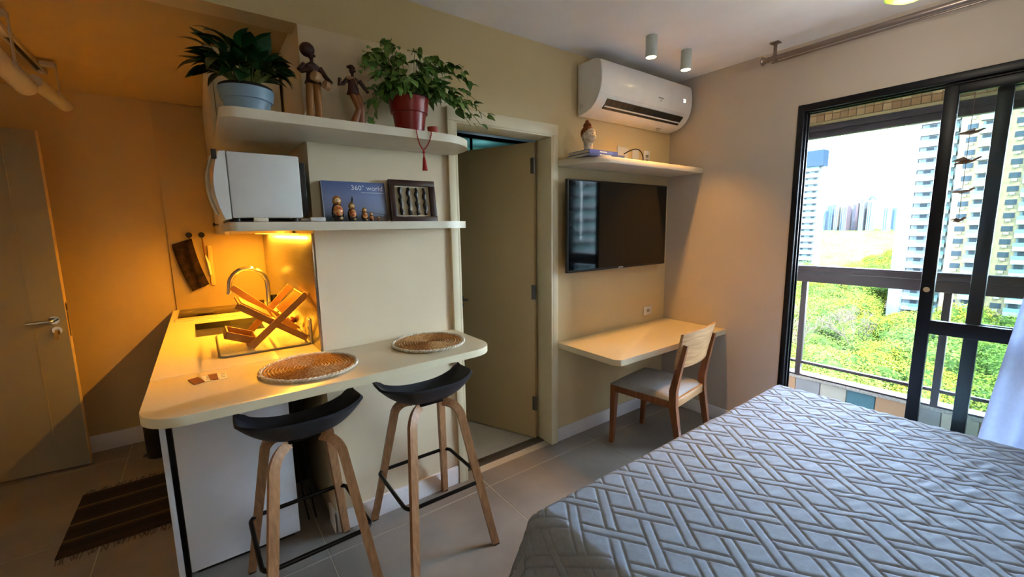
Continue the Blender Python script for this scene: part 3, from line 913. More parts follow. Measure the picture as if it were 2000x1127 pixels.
# dish mat
mt = T('dish_drying_mat', 'pale beige dish drying mat with grey binding under the bamboo rack', 'mat', (0.21, 0.42, 0.943))
pl = lambda x0, y0, x1, y1, r: arc(x1 - r, y1 - r, r, 0, 90, 5) + arc(x0 + r, y1 - r, r, 90, 180, 5) + arc(x0 + r, y0 + r, r, 180, 270, 5) + arc(x1 - r, y0 + r, r, 270, 360, 5)
b = B(); prism(b, pl(0.022, 0.17, 0.402, 0.70, 0.03), 0.9435, 0.951, 0.002); ob('padding', b, m_mat, mt)
pp = pl(0.021, 0.169, 0.403, 0.701, 0.03); b = B(); tube(b, [(x, y, 0.948) for x, y in pp], 0.0045, n=6, closed=True); ob('binding', b, m_matedge, mt)

# folding bamboo dish rack
rk = T('dish_rack', 'folding cross legged bamboo dish rack standing on the drying mat', 'dish rack', (0.27, 0.34, 0.952))
def arm(p, q, y, nm='arm'):
    b = B(); p, q = Vector((p[0], y, p[1])), Vector((q[0], y, q[1]))
    d = (q - p).normalized(); n_ = Vector((d.z, 0, -d.x))
    w, t = 0.0155, 0.006
    vs = []
    for yy in (-t, t):
        vs.append([b.verts.new(c + n_ * s * w + Vector((0, yy, 0))) for c, s in ((p, 1), (q, 1), (q, -1), (p, -1))])
    b.faces.new(vs[0][::-1]); b.faces.new(vs[1]); bridge(b, vs[0], vs[1])
    bmesh.ops.bevel(b, geom=list(b.edges), offset=0.0015, segments=1, affect='EDGES')
    ob(nm, b, m_bamboo, rk)
YF, YB = 0.20, 0.47
arm((0.145, 0.969), (0.402, 1.198), YF)
arm((0.390, 0.969), (0.105, 1.172), YF + 0.014)
arm((0.145, 0.969), (0.372, 1.215), YB)
arm((0.390, 0.969), (0.105, 1.232), YB - 0.014)
for (px_, pz_) in ((0.392, 1.19), (0.115, 1.175), (0.268, 1.08), (0.15, 0.975), (0.385, 0.975)):
    b = B(); cyl(b, (px_, YF - 0.008, pz_), (px_, YB + 0.008, pz_), 0.005, n=10); ob('rod', b, m_bamboo, rk)
for k in range(13):
    yy = YF + 0.03 + k * 0.0175
    b = B(); tube(b, [(0.292, yy, 1.105), (0.385, yy, 1.188)], 0.0032, n=6); ob('slat', b, m_bamboo, rk)
for k in range(13):
    yy = YF + 0.03 + k * 0.0175
    b = B(); tube(b, [(0.245, yy, 1.095), (0.125, yy, 1.180)], 0.0032, n=6); ob('slat', b, m_bamboo, rk)
cr = T('cutlery_tray', 'small open bamboo cutlery tray hooked on the left of the rack', 'tray', (0.11, 0.32, 0.955))
Rt = Matrix.Rotation(math.radians(22), 3, 'Y')
pv = (0.15, 0.3, 0.975)
for a_, b_ in (((0.035, 0.235, 0.975), (0.165, 0.243, 1.01)), ((0.035, 0.395, 0.975), (0.165, 0.403, 1.01)), ((0.035, 0.235, 0.975), (0.043, 0.403, 1.01)), ((0.157, 0.235, 0.975), (0.165, 0.403, 1.01))):
    b = B(); box(b, a_, b_, 0.001, rot=Rt, piv=pv); ob('tray_side', b, m_bamboo, cr)
for k in range(8):
    b = B(); box(b, (0.045, 0.245 + k * 0.019, 0.976), (0.157, 0.255 + k * 0.019, 0.981), rot=Rt, piv=pv); ob('tray_slat', b, m_bamboo, cr)

# placemats
def placemat(x, y, r, z, label, rot):
    t = T('placemat', label, 'placemat', (x, y, z), 'woven placemats on the breakfast bar')
    n = 13
    b = B()
    for k in range(n):
        rr = (k + 0.5) * (r - 0.012) / n
        m = max(12, int(2 * PI * rr / 0.0065))
        pts = [(x + rr * math.cos(2 * PI * i / m), y + rr * math.sin(2 * PI * i / m), z + 0.0055) for i in range(m)]
        rs = [0.0052 * (0.82 + 0.28 * (i % 2)) for i in range(m)]
        tube(b, pts, rs, n=5, closed=True)
    ob('woven_coil', b, m_rope, t, smooth=60)
    b = B()
    m = 66
    for s in (0, 1):
        pts = []
        for i in range(m * 4):
            a = 2 * PI * i / (m * 4); ph = a * m / 2 + s * PI
            rr = r - 0.004 + 0.0042 * math.cos(ph)
            pts.append((x + rr * math.cos(a), y + rr * math.sin(a), z + 0.008 + 0.0032 * math.sin(ph)))
        tube(b, pts, 0.0045, n=5, closed=True)
    ob('braided_rim', b, m_braid, t, smooth=60)
    return t
placemat(0.318, -0.225, 0.186, 0.9435, 'round seagrass placemat with white braided rim near the dish rack', 0)
placemat(0.872, -0.190, 0.178, 0.9435, 'round seagrass placemat with white braided rim at the right end of the bar', 0)

# coffee cards
for nm, lab, pc, tx_ in (('sachet', 'left brown and cream sugar sachet lying on the bar', [(-0.092, -0.086), (-0.071, -0.165), (-0.038, -0.15), (-0.060, -0.071)], (-0.030, -0.105)),
                    ('sachet', 'right brown and cream sugar sachet lying on the bar', [(-0.029, -0.063), (-0.022, -0.145), (0.004, -0.150), (0.001, -0.066)], (0.018, -0.108))):
    t = T(nm, lab, 'sachet', (pc[0][0], pc[0][1], 0.9435))
    b = B(); prism(b, pc, 0.9436, 0.9456); ob('printed_half', b, m_brown, t)
    cc = [(tx_[0] - 0.022, tx_[1] + 0.036), (tx_[0] - 0.010, tx_[1] - 0.05), (tx_[0] + 0.016, tx_[1] - 0.045), (tx_[0] + 0.012, tx_[1] + 0.035)]
    b = B(); prism(b, cc, 0.9435, 0.9450); ob('plain_half', b, m_cream, t)
    for q in range(3):
        b = B(); box(b, (tx_[0] - 0.004, tx_[1] + 0.02 - q * 0.022, 0.9450), (tx_[0] + 0.009, tx_[1] + 0.026 - q * 0.022, 0.9453)); ob('print_mark', b, m_greytxt, t)

# hooks, towel, brush
for xx, lab in ((-0.066, 'black round wall hook holding the patterned cloth'), (0.009, 'black round wall hook holding the brush')):
    t = T('wall_hook', lab, 'hook', (xx, 1.855, 1.49))
    b = B(); cyl(b, (xx, 1.856, 1.492), (xx, 1.835, 1.492), 0.006, n=12); cyl(b, (xx, 1.838, 1.492), (xx, 1.828, 1.492), 0.020, n=20); ob('knob', b, m_black, t)
    b = B(); tube(b, [(xx, 1.845, 1.485), (xx, 1.838, 1.465), (xx, 1.828, 1.462), (xx, 1.822, 1.472)], 0.003, n=8); ob('hook_tip', b, m_black, t)
def towel():
    bm = B(); nu, nv = 14, 26; G = []
    tl, tr_, bl, br_ = Vector((-0.172, 1.838, 1.425)), Vector((-0.052, 1.838, 1.468)), Vector((-0.085, 1.838, 1.075)), Vector((0.022, 1.838, 1.12))
    for j in range(nv + 1):
        v = j / nv
        A = tl.lerp(bl, v) + Vector((0.012 * math.sin(v * PI) * -1, 0, 0)); C_ = tr_.lerp(br_, v) + Vector((-0.010 * math.sin(v * PI), 0, 0))
        row = []
        for i in range(nu + 1):
            u = i / nu
            p = A.lerp(C_, u)
            p.y += -0.007 * math.sin(u * PI * 3 + v * 2) - 0.006 + 0.004 * math.sin(v * 9)
            row.append(bm.verts.new(p))
        G.append(row)
    for j in range(nv):
        for i in range(nu):
            bm.faces.new((G[j][i], G[j][i + 1], G[j + 1][i + 1], G[j + 1][i]))
    bmesh.ops.solidify(bm, geom=list(bm.faces), thickness=0.010)
    return bm
ob('dish_cloth', towel(), m_towel, label='folded dark brown patterned dish cloth hanging askew from a hook', cat='cloth', smooth=60)
bs_ = T('dish_brush', 'cream dish brush with wooden handle hanging on the second hook', 'brush', (0.009, 1.84, 1.2))
b = B(); tube(b, [(0.010, 1.825, 1.46), (0.012, 1.830, 1.42), (0.018, 1.835, 1.33)], [0.003, 0.007, 0.006], n=10); ob('handle', b, m_walnut, bs_)
b = B(); tube(b, [(0.018, 1.835, 1.34), (0.03, 1.835, 1.28), (0.038, 1.835, 1.19)], [0.007, 0.016, 0.013], n=10, flat=0.6); ob('brush_head', b, m_cream, bs_)
b = B(); box(b, (0.035, 1.835, 1.11), (0.062, 1.855, 1.41), 0.004); ob('chopping_paddle', b, M('pale_wood', '#dcb67a', 0.5), label='pale slim wooden paddle hanging beside the brush', cat='utensil')

# upper cabinet
uc = T('wall_cabinet', 'cream wall cabinet above the kitchen worktop with black knobs', 'cabinet', (0.25, 1.15, 1.5))
b = B(); box(b, (0.122, 0.46, 1.50), (0.405, 1.85, 2.38)); ob('carcass', b, m_lac, uc)
for k in range(2):
    y0 = 0.455 + k * 0.70
    b = B(); box(b, (0.100, y0, 1.496), (0.120, y0 + 0.695, 2.38), 0.0015); dr = ob('door', b, m_lac, uc)
    ky = y0 + 0.64 if k == 0 else y0 + 0.05
    b = B(); tube(b, [(0.10, ky, 1.555), (0.085, ky, 1.555), (0.078, ky, 1.555), (0.072, ky, 1.555)], [0.004, 0.004, 0.011, 0.011], n=12); ob('knob', b, m_black, dr)
b = B(); box(b, (0.330, 0.03, 1.4935), (0.360, 1.57, 1.4985)); ob('light_strip', b, M('led_strip_diffuser', '#ffb93a', 0.5, emit=2.2), label='warm glowing light strip under the wall cabinet', cat='light')

# shelves of the kitchen niche
def shelf_poly(x0, x1, yf, r, lr, back):
    return [(x0, back), (x0, yf + lr)] + arc(x0 + lr, yf + lr, lr, 180, 270, 6)[1:] + [(x1 - r, yf)] + arc(x1 - r, yf + r, r, 270, 360, 10)[1:] + [(x1, -0.024), (1.10, -0.001), (0.406, -0.001), (0.406, back)]
b = B(); prism(b, shelf_poly(0.094, 1.145, -0.325, 0.22, 0.05, 0.455), 1.900, 1.935, 0.0015); ob('upper_shelf', b, m_shelf, label='long ivory upper shelf with rounded end holding the potted plants', cat='shelf')
b = B(); prism(b, shelf_poly(0.086, 1.125, -0.29, 0.18, 0.03, 0.455), 1.512, 1.545, 0.0015); ob('lower_shelf', b, m_shelf, label='long ivory lower shelf holding the microwave, book and dolls', cat='shelf')

# microwave
mw = T('microwave', 'white microwave on the left end of the lower shelf, door facing left', 'microwave', (0.22, 0.0, 1.545))
b = B(); box(b, (0.105, -0.205, 1.562), (0.345, 0.235, 1.803), 0.006); ob('body', b, m_mw, mw)
prof = [(0.102, 1.558)] + [(0.098 - 0.040 * math.sin(PI * (0.08 + 0.84 * i / 12)) ** 0.7, 1.556 + 0.245 * i / 12) for i in range(13)] + [(0.102, 1.803)]
b = B(); prism_axis(b, prof, -0.207, 0.235, 1); ob('front_panel', b, m_mw, mw)
b = B(); box(b, (0.060, -0.2075, 1.772), (0.076, -0.190, 1.806), 0.001); ob('black_trim', b, m_black, mw, label='black corner block')
b = B(); box(b, (0.3455, -0.17, 1.57), (0.372, 0.2, 1.785), 0.004); ob('gap_shade_block', b, m_black, mw, label='black block for the shaded gap behind')  # black block stands in for the shaded gap between microwave and niche wall
b = B(); tube(b, bez((0.062, -0.17, 1.785), (0.018, -0.17, 1.68), (0.062, -0.17, 1.575), 12), 0.007, n=8); ob('door_handle', b, m_chrome, mw)
for fx in (0.12, 0.32):
    for fy in (-0.17, 0.2):
        b = B(); cyl(b, (fx, fy, 1.546), (fx, fy, 1.563), 0.013, n=12); ob('foot', b, m_black, mw)
b = B(); box(b, (0.10, -0.15, 1.546), (0.34, 0.2, 1.556), 0.002); ob('tray', b, m_black, mw, label='dark base plate')
# small things at the shelf front
b = B(); box(b, (0.165, -0.285, 1.546), (0.212, -0.25, 1.561), 0.003); ob('small_box', b, m_cream, label='small cream box on the shelf edge below the microwave', cat='box')
ch = T('charger', 'white plug adaptor lying on the lower shelf by the blue book', 'charger', (0.37, -0.26, 1.545))
b = B(); box(b, (0.355, -0.285, 1.546), (0.412, -0.25, 1.563), 0.004); ob('charger_body', b, m_white, ch)
b = B(); box(b, (0.322, -0.280, 1.546), (0.353, -0.255, 1.558), 0.003); ob('plug', b, m_grey, ch)

# picture book
bk = T('picture_book', 'large blue landscape photo book titled 360 world leaning on the partition', 'book', (0.60, -0.04, 1.545))
Rb = Matrix.Rotation(math.radians(-10), 3, 'X')
pvb = (0.6, -0.055, 1.546)
cov = grad_mat('book_cover_print', [(0.0, '#1d2426'), (0.10, '#2b3438'), (0.20, '#5b6275'), (0.35, '#6c7491'), (0.62, '#7480a6'), (1.0, '#5b6fa3')])
b = B(); box(b, (0.462, -0.0555, 1.547), (0.752, -0.0535, 1.737), 0.0005, rot=Rb, piv=pvb); ob('front_cover', b, cov, bk)
b = B(); box(b, (0.464, -0.0532, 1.549), (0.750, -0.041, 1.735), rot=Rb, piv=pvb); ob('pages', b, m_paper, bk)
b = B(); box(b, (0.462, -0.0408, 1.547), (0.752, -0.0388, 1.737), 0.0005, rot=Rb, piv=pvb); ob('back_cover', b, cov, bk)
b = B(); box(b, (0.458, -0.0555, 1.547), (0.4625, -0.0388, 1.737), 0.001, rot=Rb, piv=pvb); ob('spine', b, M('pale_spine', '#aab2c6', 0.5), bk)
nrm = Rb @ Vector((0, -1, 0)); upv = Rb @ Vector((0, 0, 1))
base = Vector(pvb) + Rb @ (Vector((0.600, -0.0558, 1.546)) - Vector(pvb))
textmesh('360° world', 0.033, frame_mtx(base + Vector((0.065, 0, 0)) + upv * 0.152, (1, 0, 0), upv), m_txt, 'title_lettering', bk)
b = B(); box(b, (0.635, -0.0560, 1.686), (0.742, -0.0555, 1.688), rot=Rb, piv=pvb); ob('subtitle_line', b, m_txt, bk)
b = B()
for i in range(8):
    box(b, (0.62 + i * 0.016, -0.0560, 1.565 + 0.03 - i * 0.002), (0.635 + i * 0.016, -0.0555, 1.568 + 0.03 - i * 0.002), rot=Rb, piv=pvb)
box(b, (0.62, -0.0560, 1.552), (0.748, -0.0555, 1.574), rot=Rb, piv=pvb)
ob('cover_picture', b, M('cover_building_print', '#4c3a34', 0.5), bk)

# frame with four dark carved sticks
fm_ = T('object_frame', 'dark brown wooden frame with four carved dark sticks mounted upright', 'frame', (0.88, -0.05, 1.545))
Rf = Matrix.Rotation(math.radians(-9), 3, 'X'); pf = (0.88, -0.07, 1.546)
for a_, b_ in (((0.765, -0.075, 1.546), (1.010, -0.055, 1.574)), ((0.765, -0.075, 1.728), (1.010, -0.055, 1.756)), ((0.765, -0.075, 1.574), (0.795, -0.055, 1.728)), ((0.980, -0.075, 1.574), (1.010, -0.055, 1.728))):
    b = B(); box(b, a_, b_, 0.002, rot=Rf, piv=pf); ob('frame_side', b, m_frameb, fm_)
b = B(); box(b, (0.79, -0.057, 1.57), (0.985, -0.053, 1.73), rot=Rf, piv=pf); ob('backing', b, M('cream_backing', '#d8ccb0', 0.8), fm_)
for k in range(4):
    x = 0.822 + k * 0.043; b = B()
    pts = [Vector((x + 0.003 * math.sin(i * 1.9 + k), -0.066, 1.582 + i * 0.0125)) for i in range(12)]
    tube(b, pts, [0.0085 + 0.0025 * math.sin(i * 1.4 + k) for i in range(12)], n=8)
    bmesh.ops.rotate(b, cent=pf, matrix=Rf, verts=b.verts); ob('carved_stick', b, M('blackened_wood', '#171a1c', 0.4), fm_)

# nesting dolls
m_dk = M('doll_black_lacquer', '#14100d', 0.2, coat=0.5)
m_dh = M('doll_scarf_gold_print', '#3a150c', 0.22, ns=110, hex2='#c98f45', coat=0.5)
m_dr = M('doll_red_flowers', '#a33a1e', 0.25, ns=90, hex2='#d8a05a', coat=0.5)
m_dg = M('doll_green_gold', '#4a5a22', 0.25, ns=60, hex2='#c79a52', coat=0.5)
m_df = M('doll_face_paint', '#e2bd86', 0.3, coat=0.5)
def doll(x, y, h, label):
    t = T('nesting_doll', label, 'doll', (x, y, 1.545), 'row of nesting dolls on the lower shelf')
    z = 1.5455; r = h * 0.22
    b = B(); lathe(b, [(0, z), (r * .8, z), (r * .97, z + h * .16), (r * 1.02, z + h * .32), (r * .95, z + h * .48), (r * .74, z + h * .60), (r * .62, z + h * .66)], (x, y, 0), 24); ob('body', b, m_dk, t)
    b = B(); sphere(b, (x, y, z + h * .78), r * .74, sz=1.30, u=20, v=14); ob('head', b, m_dh, t)
    b = B(); sphere(b, (x, y - r * .25, z + h * .80), r * .58, sy=.98, sz=1.0); ob('face', b, m_df, t)
    b = B(); sphere(b, (x, y - r * .40, z + h * .40), r * .86, sy=.95, sz=1.35); ob('painted_flowers', b, m_dr, t)
    b = B(); sphere(b, (x + r * .2, y - r * .42, z + h * .15), r * .6, sy=.9, sz=.8); ob('painted_leaves', b, m_dg, t)
    b = B()
    for s in (-1, 1): sphere(b, (x + s * r * .18, y - r * .80, z + h * .82), r * .07, u=8, v=6)
    ob('eyes', b, m_black, t)
    b = B(); sphere(b, (x, y - r * .80, z + h * .745), r * .07, sx=1.5, u=8, v=6); ob('mouth', b, m_red, t)
doll(0.478, -0.205, 0.110, 'tallest black and red nesting doll, leftmost of the row')
doll(0.537, -0.205, 0.084, 'second tallest nesting doll with red flowers, next to the tallest')
doll(0.590, -0.205, 0.062, 'middle sized nesting doll, third from the left')
doll(0.620, -0.205, 0.042, 'fourth small nesting doll before the lower corner of the book')
doll(0.652, -0.205, 0.022, 'tiniest nesting doll, rightmost, beside the dark frame')
b = B(); tube(b, [(0.541, -0.19, 1.62), (0.545, -0.19, 1.64), (0.546, -0.19, 1.655)], [0.006, 0.009, 0.001], n=8, flat=.4); ob('feather', b, m_dk, label='dark pointed feather standing behind the second nesting doll', cat='feather')

# mala
ml = T('bead_necklace', 'red bead necklace with long tassel looped over the upper shelf front', 'necklace', (0.825, -0.33, 1.75))
b = B()
loop = bez((0.796, -0.24, 1.9385), (0.796, -0.30, 1.94), (0.797, -0.3285, 1.934), 5) + bez((0.797, -0.330, 1.925), (0.802, -0.3305, 1.870), (0.824, -0.3305, 1.853), 12) + bez((0.826, -0.3305, 1.853), (0.853, -0.3305, 1.875), (0.866, -0.330, 1.925), 12) + bez((0.866, -0.3285, 1.934), (0.866, -0.30, 1.94), (0.866, -0.24, 1.9385), 5)
for i, p in enumerate(loop):
    sphere(b, p, 0.0034, u=8, v=6)
tube(b, loop, 0.0012, n=5)
ob('bead_loop', b, m_red, ml)
b = B(); sphere(b, (0.825, -0.331, 1.843), 0.0065, u=10, v=8); tube(b, [(0.825, -0.331, 1.853), (0.8255, -0.331, 1.825), (0.826, -0.331, 1.816), (0.828, -0.331, 1.765)], [0.0015, 0.003, 0.006, 0.012], n=12); ob('tassel', b, m_red, ml)

# ================================================================ PLANTS AND FIGURES ON THE SHELF
SZ = 1.935
def leaf_mesh(name, L, Wd, mat, droop=0.3, heart=False, n=8, fold=0.25):
    bm = B()
    rows = []
    for i in range(n + 1):
        t = i / n
        w = Wd * (math.sin(PI * min(1, t ** (0.62 if heart else 0.8))) ** (0.75 if heart else 0.95)) * (1 - 0.25 * t)
        if i == n: w = 0.0005
        if i == 0: w = 0.002 if not heart else Wd * .35
        x = L * t * math.cos(droop * t)
        z = -L * t * math.sin(droop * t)
        rows.append([bm.verts.new((x, -w, z + w * fold)), bm.verts.new((x, 0, z)), bm.verts.new((x, w, z + w * fold))])
    for i in range(n):
        for k in range(2):
            bm.faces.new((rows[i][k], rows[i + 1][k], rows[i + 1][k + 1], rows[i][k + 1]))
    return finish(bm, name, mat, 80)
rnd = random.Random(21)
pc = Vector((0.197, -0.12, SZ))
lily = T('peace_lily', 'dark leafy peace lily in a grey blue pot, left end of the upper shelf', 'plant', pc)
b = B(); lathe(b, [(0, SZ + .0005), (0.066, SZ + .0005), (0.080, SZ + 0.068), (0.087, SZ + 0.070), (0.095, SZ + 0.110), (0.090, SZ + 0.110), (0.086, SZ + 0.098), (0, SZ + 0.098)], (pc.x, pc.y, 0), 40); ob('pot', b, m_bluepot, lily)
b = B(); lathe(b, [(0, SZ + .0985), (0.0855, SZ + .0985), (0.0905, SZ + 0.120), (0.084, SZ + 0.124), (0.05, SZ + 0.118), (0, SZ + 0.12)], (pc.x, pc.y, 0), 32); ob('soil', b, m_soil, lily)
lmes = [leaf_mesh('leaf', 0.110, 0.037, m_leafd, 0.45), leaf_mesh('leaf', 0.130, 0.040, m_leafd, 0.6), leaf_mesh('leaf', 0.095, 0.032, m_leafd, 0.2)]
stb = B()
EXTRA = None
def put_leaf(par, me, tip, d, roll, s=1.0, upv=Vector((0, 0, 1))):
    x = d.normalized(); y = upv.cross(x)
    if y.length < 1e-3: y = Vector((0, 1, 0))
    y.normalize(); z = x.cross(y)
    m = Matrix((x, y, z)).transposed()
    m = m @ Matrix.Rotation(roll, 3, 'X')
    m = m.to_4x4() @ Matrix.Diagonal((s, s, s, 1))
    m.translation = tip - ORG[par.name]
    if EXTRA is not None:
        n0 = len(EXTRA.verts)
        EXTRA.from_mesh(me); EXTRA.verts.ensure_lookup_table()
        bmesh.ops.transform(EXTRA, matrix=Matrix.Translation(ORG[par.name]) @ m, verts=EXTRA.verts[n0:])
        return
    inst('leaf', me, par, mat4=m)
for i in range(95):
    a = rnd.uniform(0, 2 * PI); el = rnd.uniform(0.55, 1.5)
    hl = rnd.uniform(0.05, 0.150) * (0.6 + 0.4 * math.sin(el))
    if i < 9: a = PI + rnd.uniform(-.45, .45); el = rnd.uniform(0.45, 1.0); hl = rnd.uniform(.05, .09)
    base_ = pc + Vector((0.035 * math.cos(a), 0.035 * math.sin(a), 0.13))
    tip = base_ + Vector((math.cos(a) * math.cos(el), math.sin(a) * math.cos(el) * .7, math.sin(el))) * hl
    if tip.y > 0.0: tip.y *= .5
    tube(stb, bez(base_, (base_ + tip) / 2 + Vector((0, 0, .01)), tip, 4), 0.0018, n=5)
    el2 = el - rnd.uniform(0.1, 0.9)
    if i in (12, 13, 14): el2 = 1.3; a = PI * .8
    d = Vector((math.cos(a) * math.cos(el2), math.sin(a) * math.cos(el2) * .8, math.sin(el2)))
    put_leaf(lily, rnd.choice(lmes), tip, d, rnd.uniform(-.9, .9), rnd.uniform(.6, .98))
ob('stems', stb, m_stem, lily)

pc = Vector((0.845, -0.15, SZ))
pot2 = T('trailing_plant', 'trailing green plant in a deep red pot at the right of the upper shelf', 'plant', pc)
b = B(); lathe(b, [(0, SZ + .0005), (0.062, SZ + .0005), (0.076, SZ + 0.105), (0.084, SZ + 0.107), (0.092, SZ + 0.172), (0.086, SZ + 0.172), (0.082, SZ + 0.16), (0, SZ + 0.16)], (pc.x, pc.y, 0), 40); ob('pot', b, m_redpot, pot2)
b = B(); lathe(b, [(0, SZ + .1605), (0.082, SZ + .1605), (0.087, SZ + 0.18), (0.06, SZ + 0.176), (0, SZ + 0.178)], (pc.x, pc.y, 0), 32); ob('soil', b, m_soil, pot2)
pm = [leaf_mesh('leaf', 0.056, 0.024, m_leafp, 0.35, True, 6), leaf_mesh('leaf', 0.050, 0.020, M('light_green_leaf', '#86a85a', 0.4, ns=14, hex2='#5f8c42'), 0.5, True, 6), leaf_mesh('leaf', 0.060, 0.026, m_leafq, 0.3, True, 6)]
stb = B(); nl = 0
vines = []
for i in range(30):
    a = rnd.uniform(0, 2 * PI)
    vines.append((a, rnd.uniform(0.06, 0.20), rnd.uniform(-0.02, 0.17)))
vines += [(PI, .20, -.11), (PI * .95, .17, -.13), (PI * 1.05, .22, .07), (-0.25, .36, -.10), (-0.15, .40, -.05), (-.4, .30, -.12), (0.0, .38, .03), (-.1, .34, .10), (-0.3, .31, -.02), (-.5, .27, -.06), (-1.0, .20, .0), (-2.2, .18, -.03), (-2.6, .22, .02), (2.2, .1, .22), (PI * 1.12, .19, -.06), (-.2, .28, .14)]
vines = vines[30:] + vines[:30]
XB = B()
for a, rad, dz in vines:
    ca, sa = math.cos(a), math.sin(a)
    if sa > 0: rad_y = min(rad, 0.13)
    else: rad_y = rad * .8
    p0 = pc + Vector((0.04 * ca, 0.04 * sa, 0.17))
    p2 = pc + Vector((rad * ca, rad_y * sa, 0.19 + dz))
    p1 = pc + Vector((rad * .55 * ca, rad_y * .55 * sa, 0.26 + max(dz, 0) * 1.0 + rnd.uniform(0, .04)))
    P_ = bez(p0, p1, p2, 9)
    tube(stb, P_, 0.0014, n=5)
    for k in range(2, 10):
        for q in range(3):
            if rnd.random() < (.2, .45, .6)[q]: continue
            EXTRA = XB if nl >= 290 else None
            p = P_[k] + Vector((rnd.uniform(-.012, .012), rnd.uniform(-.012, .012), rnd.uniform(-.008, .012)))
            if p.y > -0.035: p.y = -0.035
            if p.z < SZ + 0.03 and p.x < 1.14: p.z = SZ + 0.05
            aa = a + rnd.uniform(-1.6, 1.6)
            d = Vector((math.cos(aa), math.sin(aa), rnd.uniform(-1.1, .35)))
            if d.y > 0: d.y *= -.6
            put_leaf(pot2, rnd.choice(pm), p, d, rnd.uniform(-.7, .7), rnd.uniform(.6, 1.0))
            nl += 1
EXTRA = None
ob('stems', stb, m_stem, pot2)
ob('leaf_mass', XB, pm[1].materials[0], pot2, kind='stuff')
b = B(); lathe(b, [(0, SZ + .0005), (0.022, SZ + .0005), (0.026, SZ + 0.05), (0.023, SZ + 0.05), (0.02, SZ + 0.006), (0, SZ + 0.006)], (0.938, -0.20, 0), 24); ob('small_cup', b, M('terracotta_red_cup', '#a33a2a', 0.5), label='small terracotta red cup at the right foot of the red plant pot', cat='cup')

def figure(name, label, x, y, h, pose):
    t = T(name, label, 'figurine', (x, y, SZ))
    O = Vector((x, y, SZ)); s = h / 0.27
    V = lambda a, b_, c: O + Vector((a, b_, c)) * s
    if pose == 0:
        tm, lean = m_carvedb, 0.0
        legs = [[V(-.012, 0, .158), V(-.016, 0, .10), V(-.018, 0, .05), V(-.018, -.002, .008)], [V(.012, 0, .158), V(.012, 0, .10), V(.012, 0, .05), V(.010, -.002, .008)]]
        arms = [[V(-.026, 0, .212), V(-.045, -.006, .190), V(-.040, -.016, .183), V(-.010, -.028, .190)], [V(.026, 0, .208), V(.045, -.008, .175), V(.056, -.018, .158), V(.050, -.026, .150)]]
    else:
        tm, lean = m_carvedr, 0.0
        legs = [[V(-.008, 0, .155), V(.008, -.012, .11), V(.014, -.012, .085), V(-.014, 0, .006)], [V(.014, 0, .155), V(.026, -.010, .11), V(.028, -.010, .088), V(.022, 0, .006)]]
        arms = [[V(-.022, 0, .212), V(-.044, -.008, .185), V(-.062, -.012, .178), V(-.060, -.016, .198)], [V(.028, 0, .210), V(.045, -.006, .185), V(.058, -.008, .168)]]
    b = B()
    for L_ in legs: tube(b, L_, [.013 * s, .0140 * s, .0125 * s, .0200 * s], n=12)
    sphere(b, V(0.002, 0, .158), .02 * s, sx=1.15, sy=.8, sz=.7); ob('trousers', b, tm, t)
    b = B()
    for L_ in legs: tube(b, [L_[-1] + Vector((0, .006 * s, -.006 * s)) , L_[-1] + Vector((.006 * s, -.006 * s, -.004 * s)), L_[-1] + Vector((.018 * s, -.018 * s, -.006 * s))], [.010 * s, .010 * s, .005 * s], n=10, flat=.55)
    for v in b.verts: v.co.z = max(v.co.z, SZ + .0005)
    ob('shoes', b, m_carved, t)
    b = B(); tube(b, [V(0, 0, .148), V(0, 0, .165), V(0, 0, .19), V(0, 0, .212), V(0, 0, .222)], [.031 * s, .024 * s, .021 * s, .025 * s, .012 * s], n=14, flat=.62, up=(0, 1, 0)); ob('jacket', b, m_carved, t)
    for A in arms:
        b = B(); tube(b, A, [.0095 * s] + [.0085 * s] * (len(A) - 2) + [.006 * s], n=10); sphere(b, A[-1], .0075 * s, u=10, v=8); ob('arm', b, m_carved, t)
    b = B(); tube(b, [V(0, 0, .215), V(0, 0, .238)], [.007 * s, .006 * s], n=10)
    sphere(b, V(-.002, -.002, .248), .013 * s, sx=.85, sy=.95, sz=1.25)
    sphere(b, V(0.008, -.010, .244), .005 * s, u=8, v=6); ob('head', b, m_carved, t)
    b = B()
    if pose == 0: sphere(b, V(-.012, .004, .266), .026 * s, sx=1.0, sy=.95, sz=.95)
    else:
        sphere(b, V(-.004, .002, .262), .014 * s, sz=.7); tube(b, [V(0.012, -.004, .258), V(-.02, .008, .262)], [.010 * s, .013 * s], n=10, flat=.3)
    ob('hat', b, m_carved, t)
    if pose == 0:
        b = B(); cyl(b, V(-.006, -.034, .170), V(.014, -.024, .166), .018 * s, n=18); ob('drum', b, m_drum, t)
        b = B(); cyl(b, V(.030, -.032, .146), V(.048, -.022, .142), .015 * s, n=18); ob('drum', b, m_drum, t)
    else:
        b = B(); tube(b, [V(-.030, -.018, .212), V(-.02, -.022, .208), V(.0, -.028, .212)], [.009 * s, .007 * s, .003 * s], n=10); ob('trumpet', b, m_drum, t)
        b = B(); tube(b, [V(-.002, -.0145, .216), V(.010, -.0165, .190), V(.016, -.016, .175)], [.005 * s, .004 * s, .002 * s], n=6, flat=.5); ob('shirt_front', b, m_drum, t)
    return t
figure('drummer_figurine', 'tall carved figurine of a drummer in ochre trousers with round hat, left one', 0.432, -0.16, 0.300, 0)
figure('trumpeter_figurine', 'shorter carved figurine of a bent kneed musician in russet trousers, right one', 0.585, -0.18, 0.262, 1)

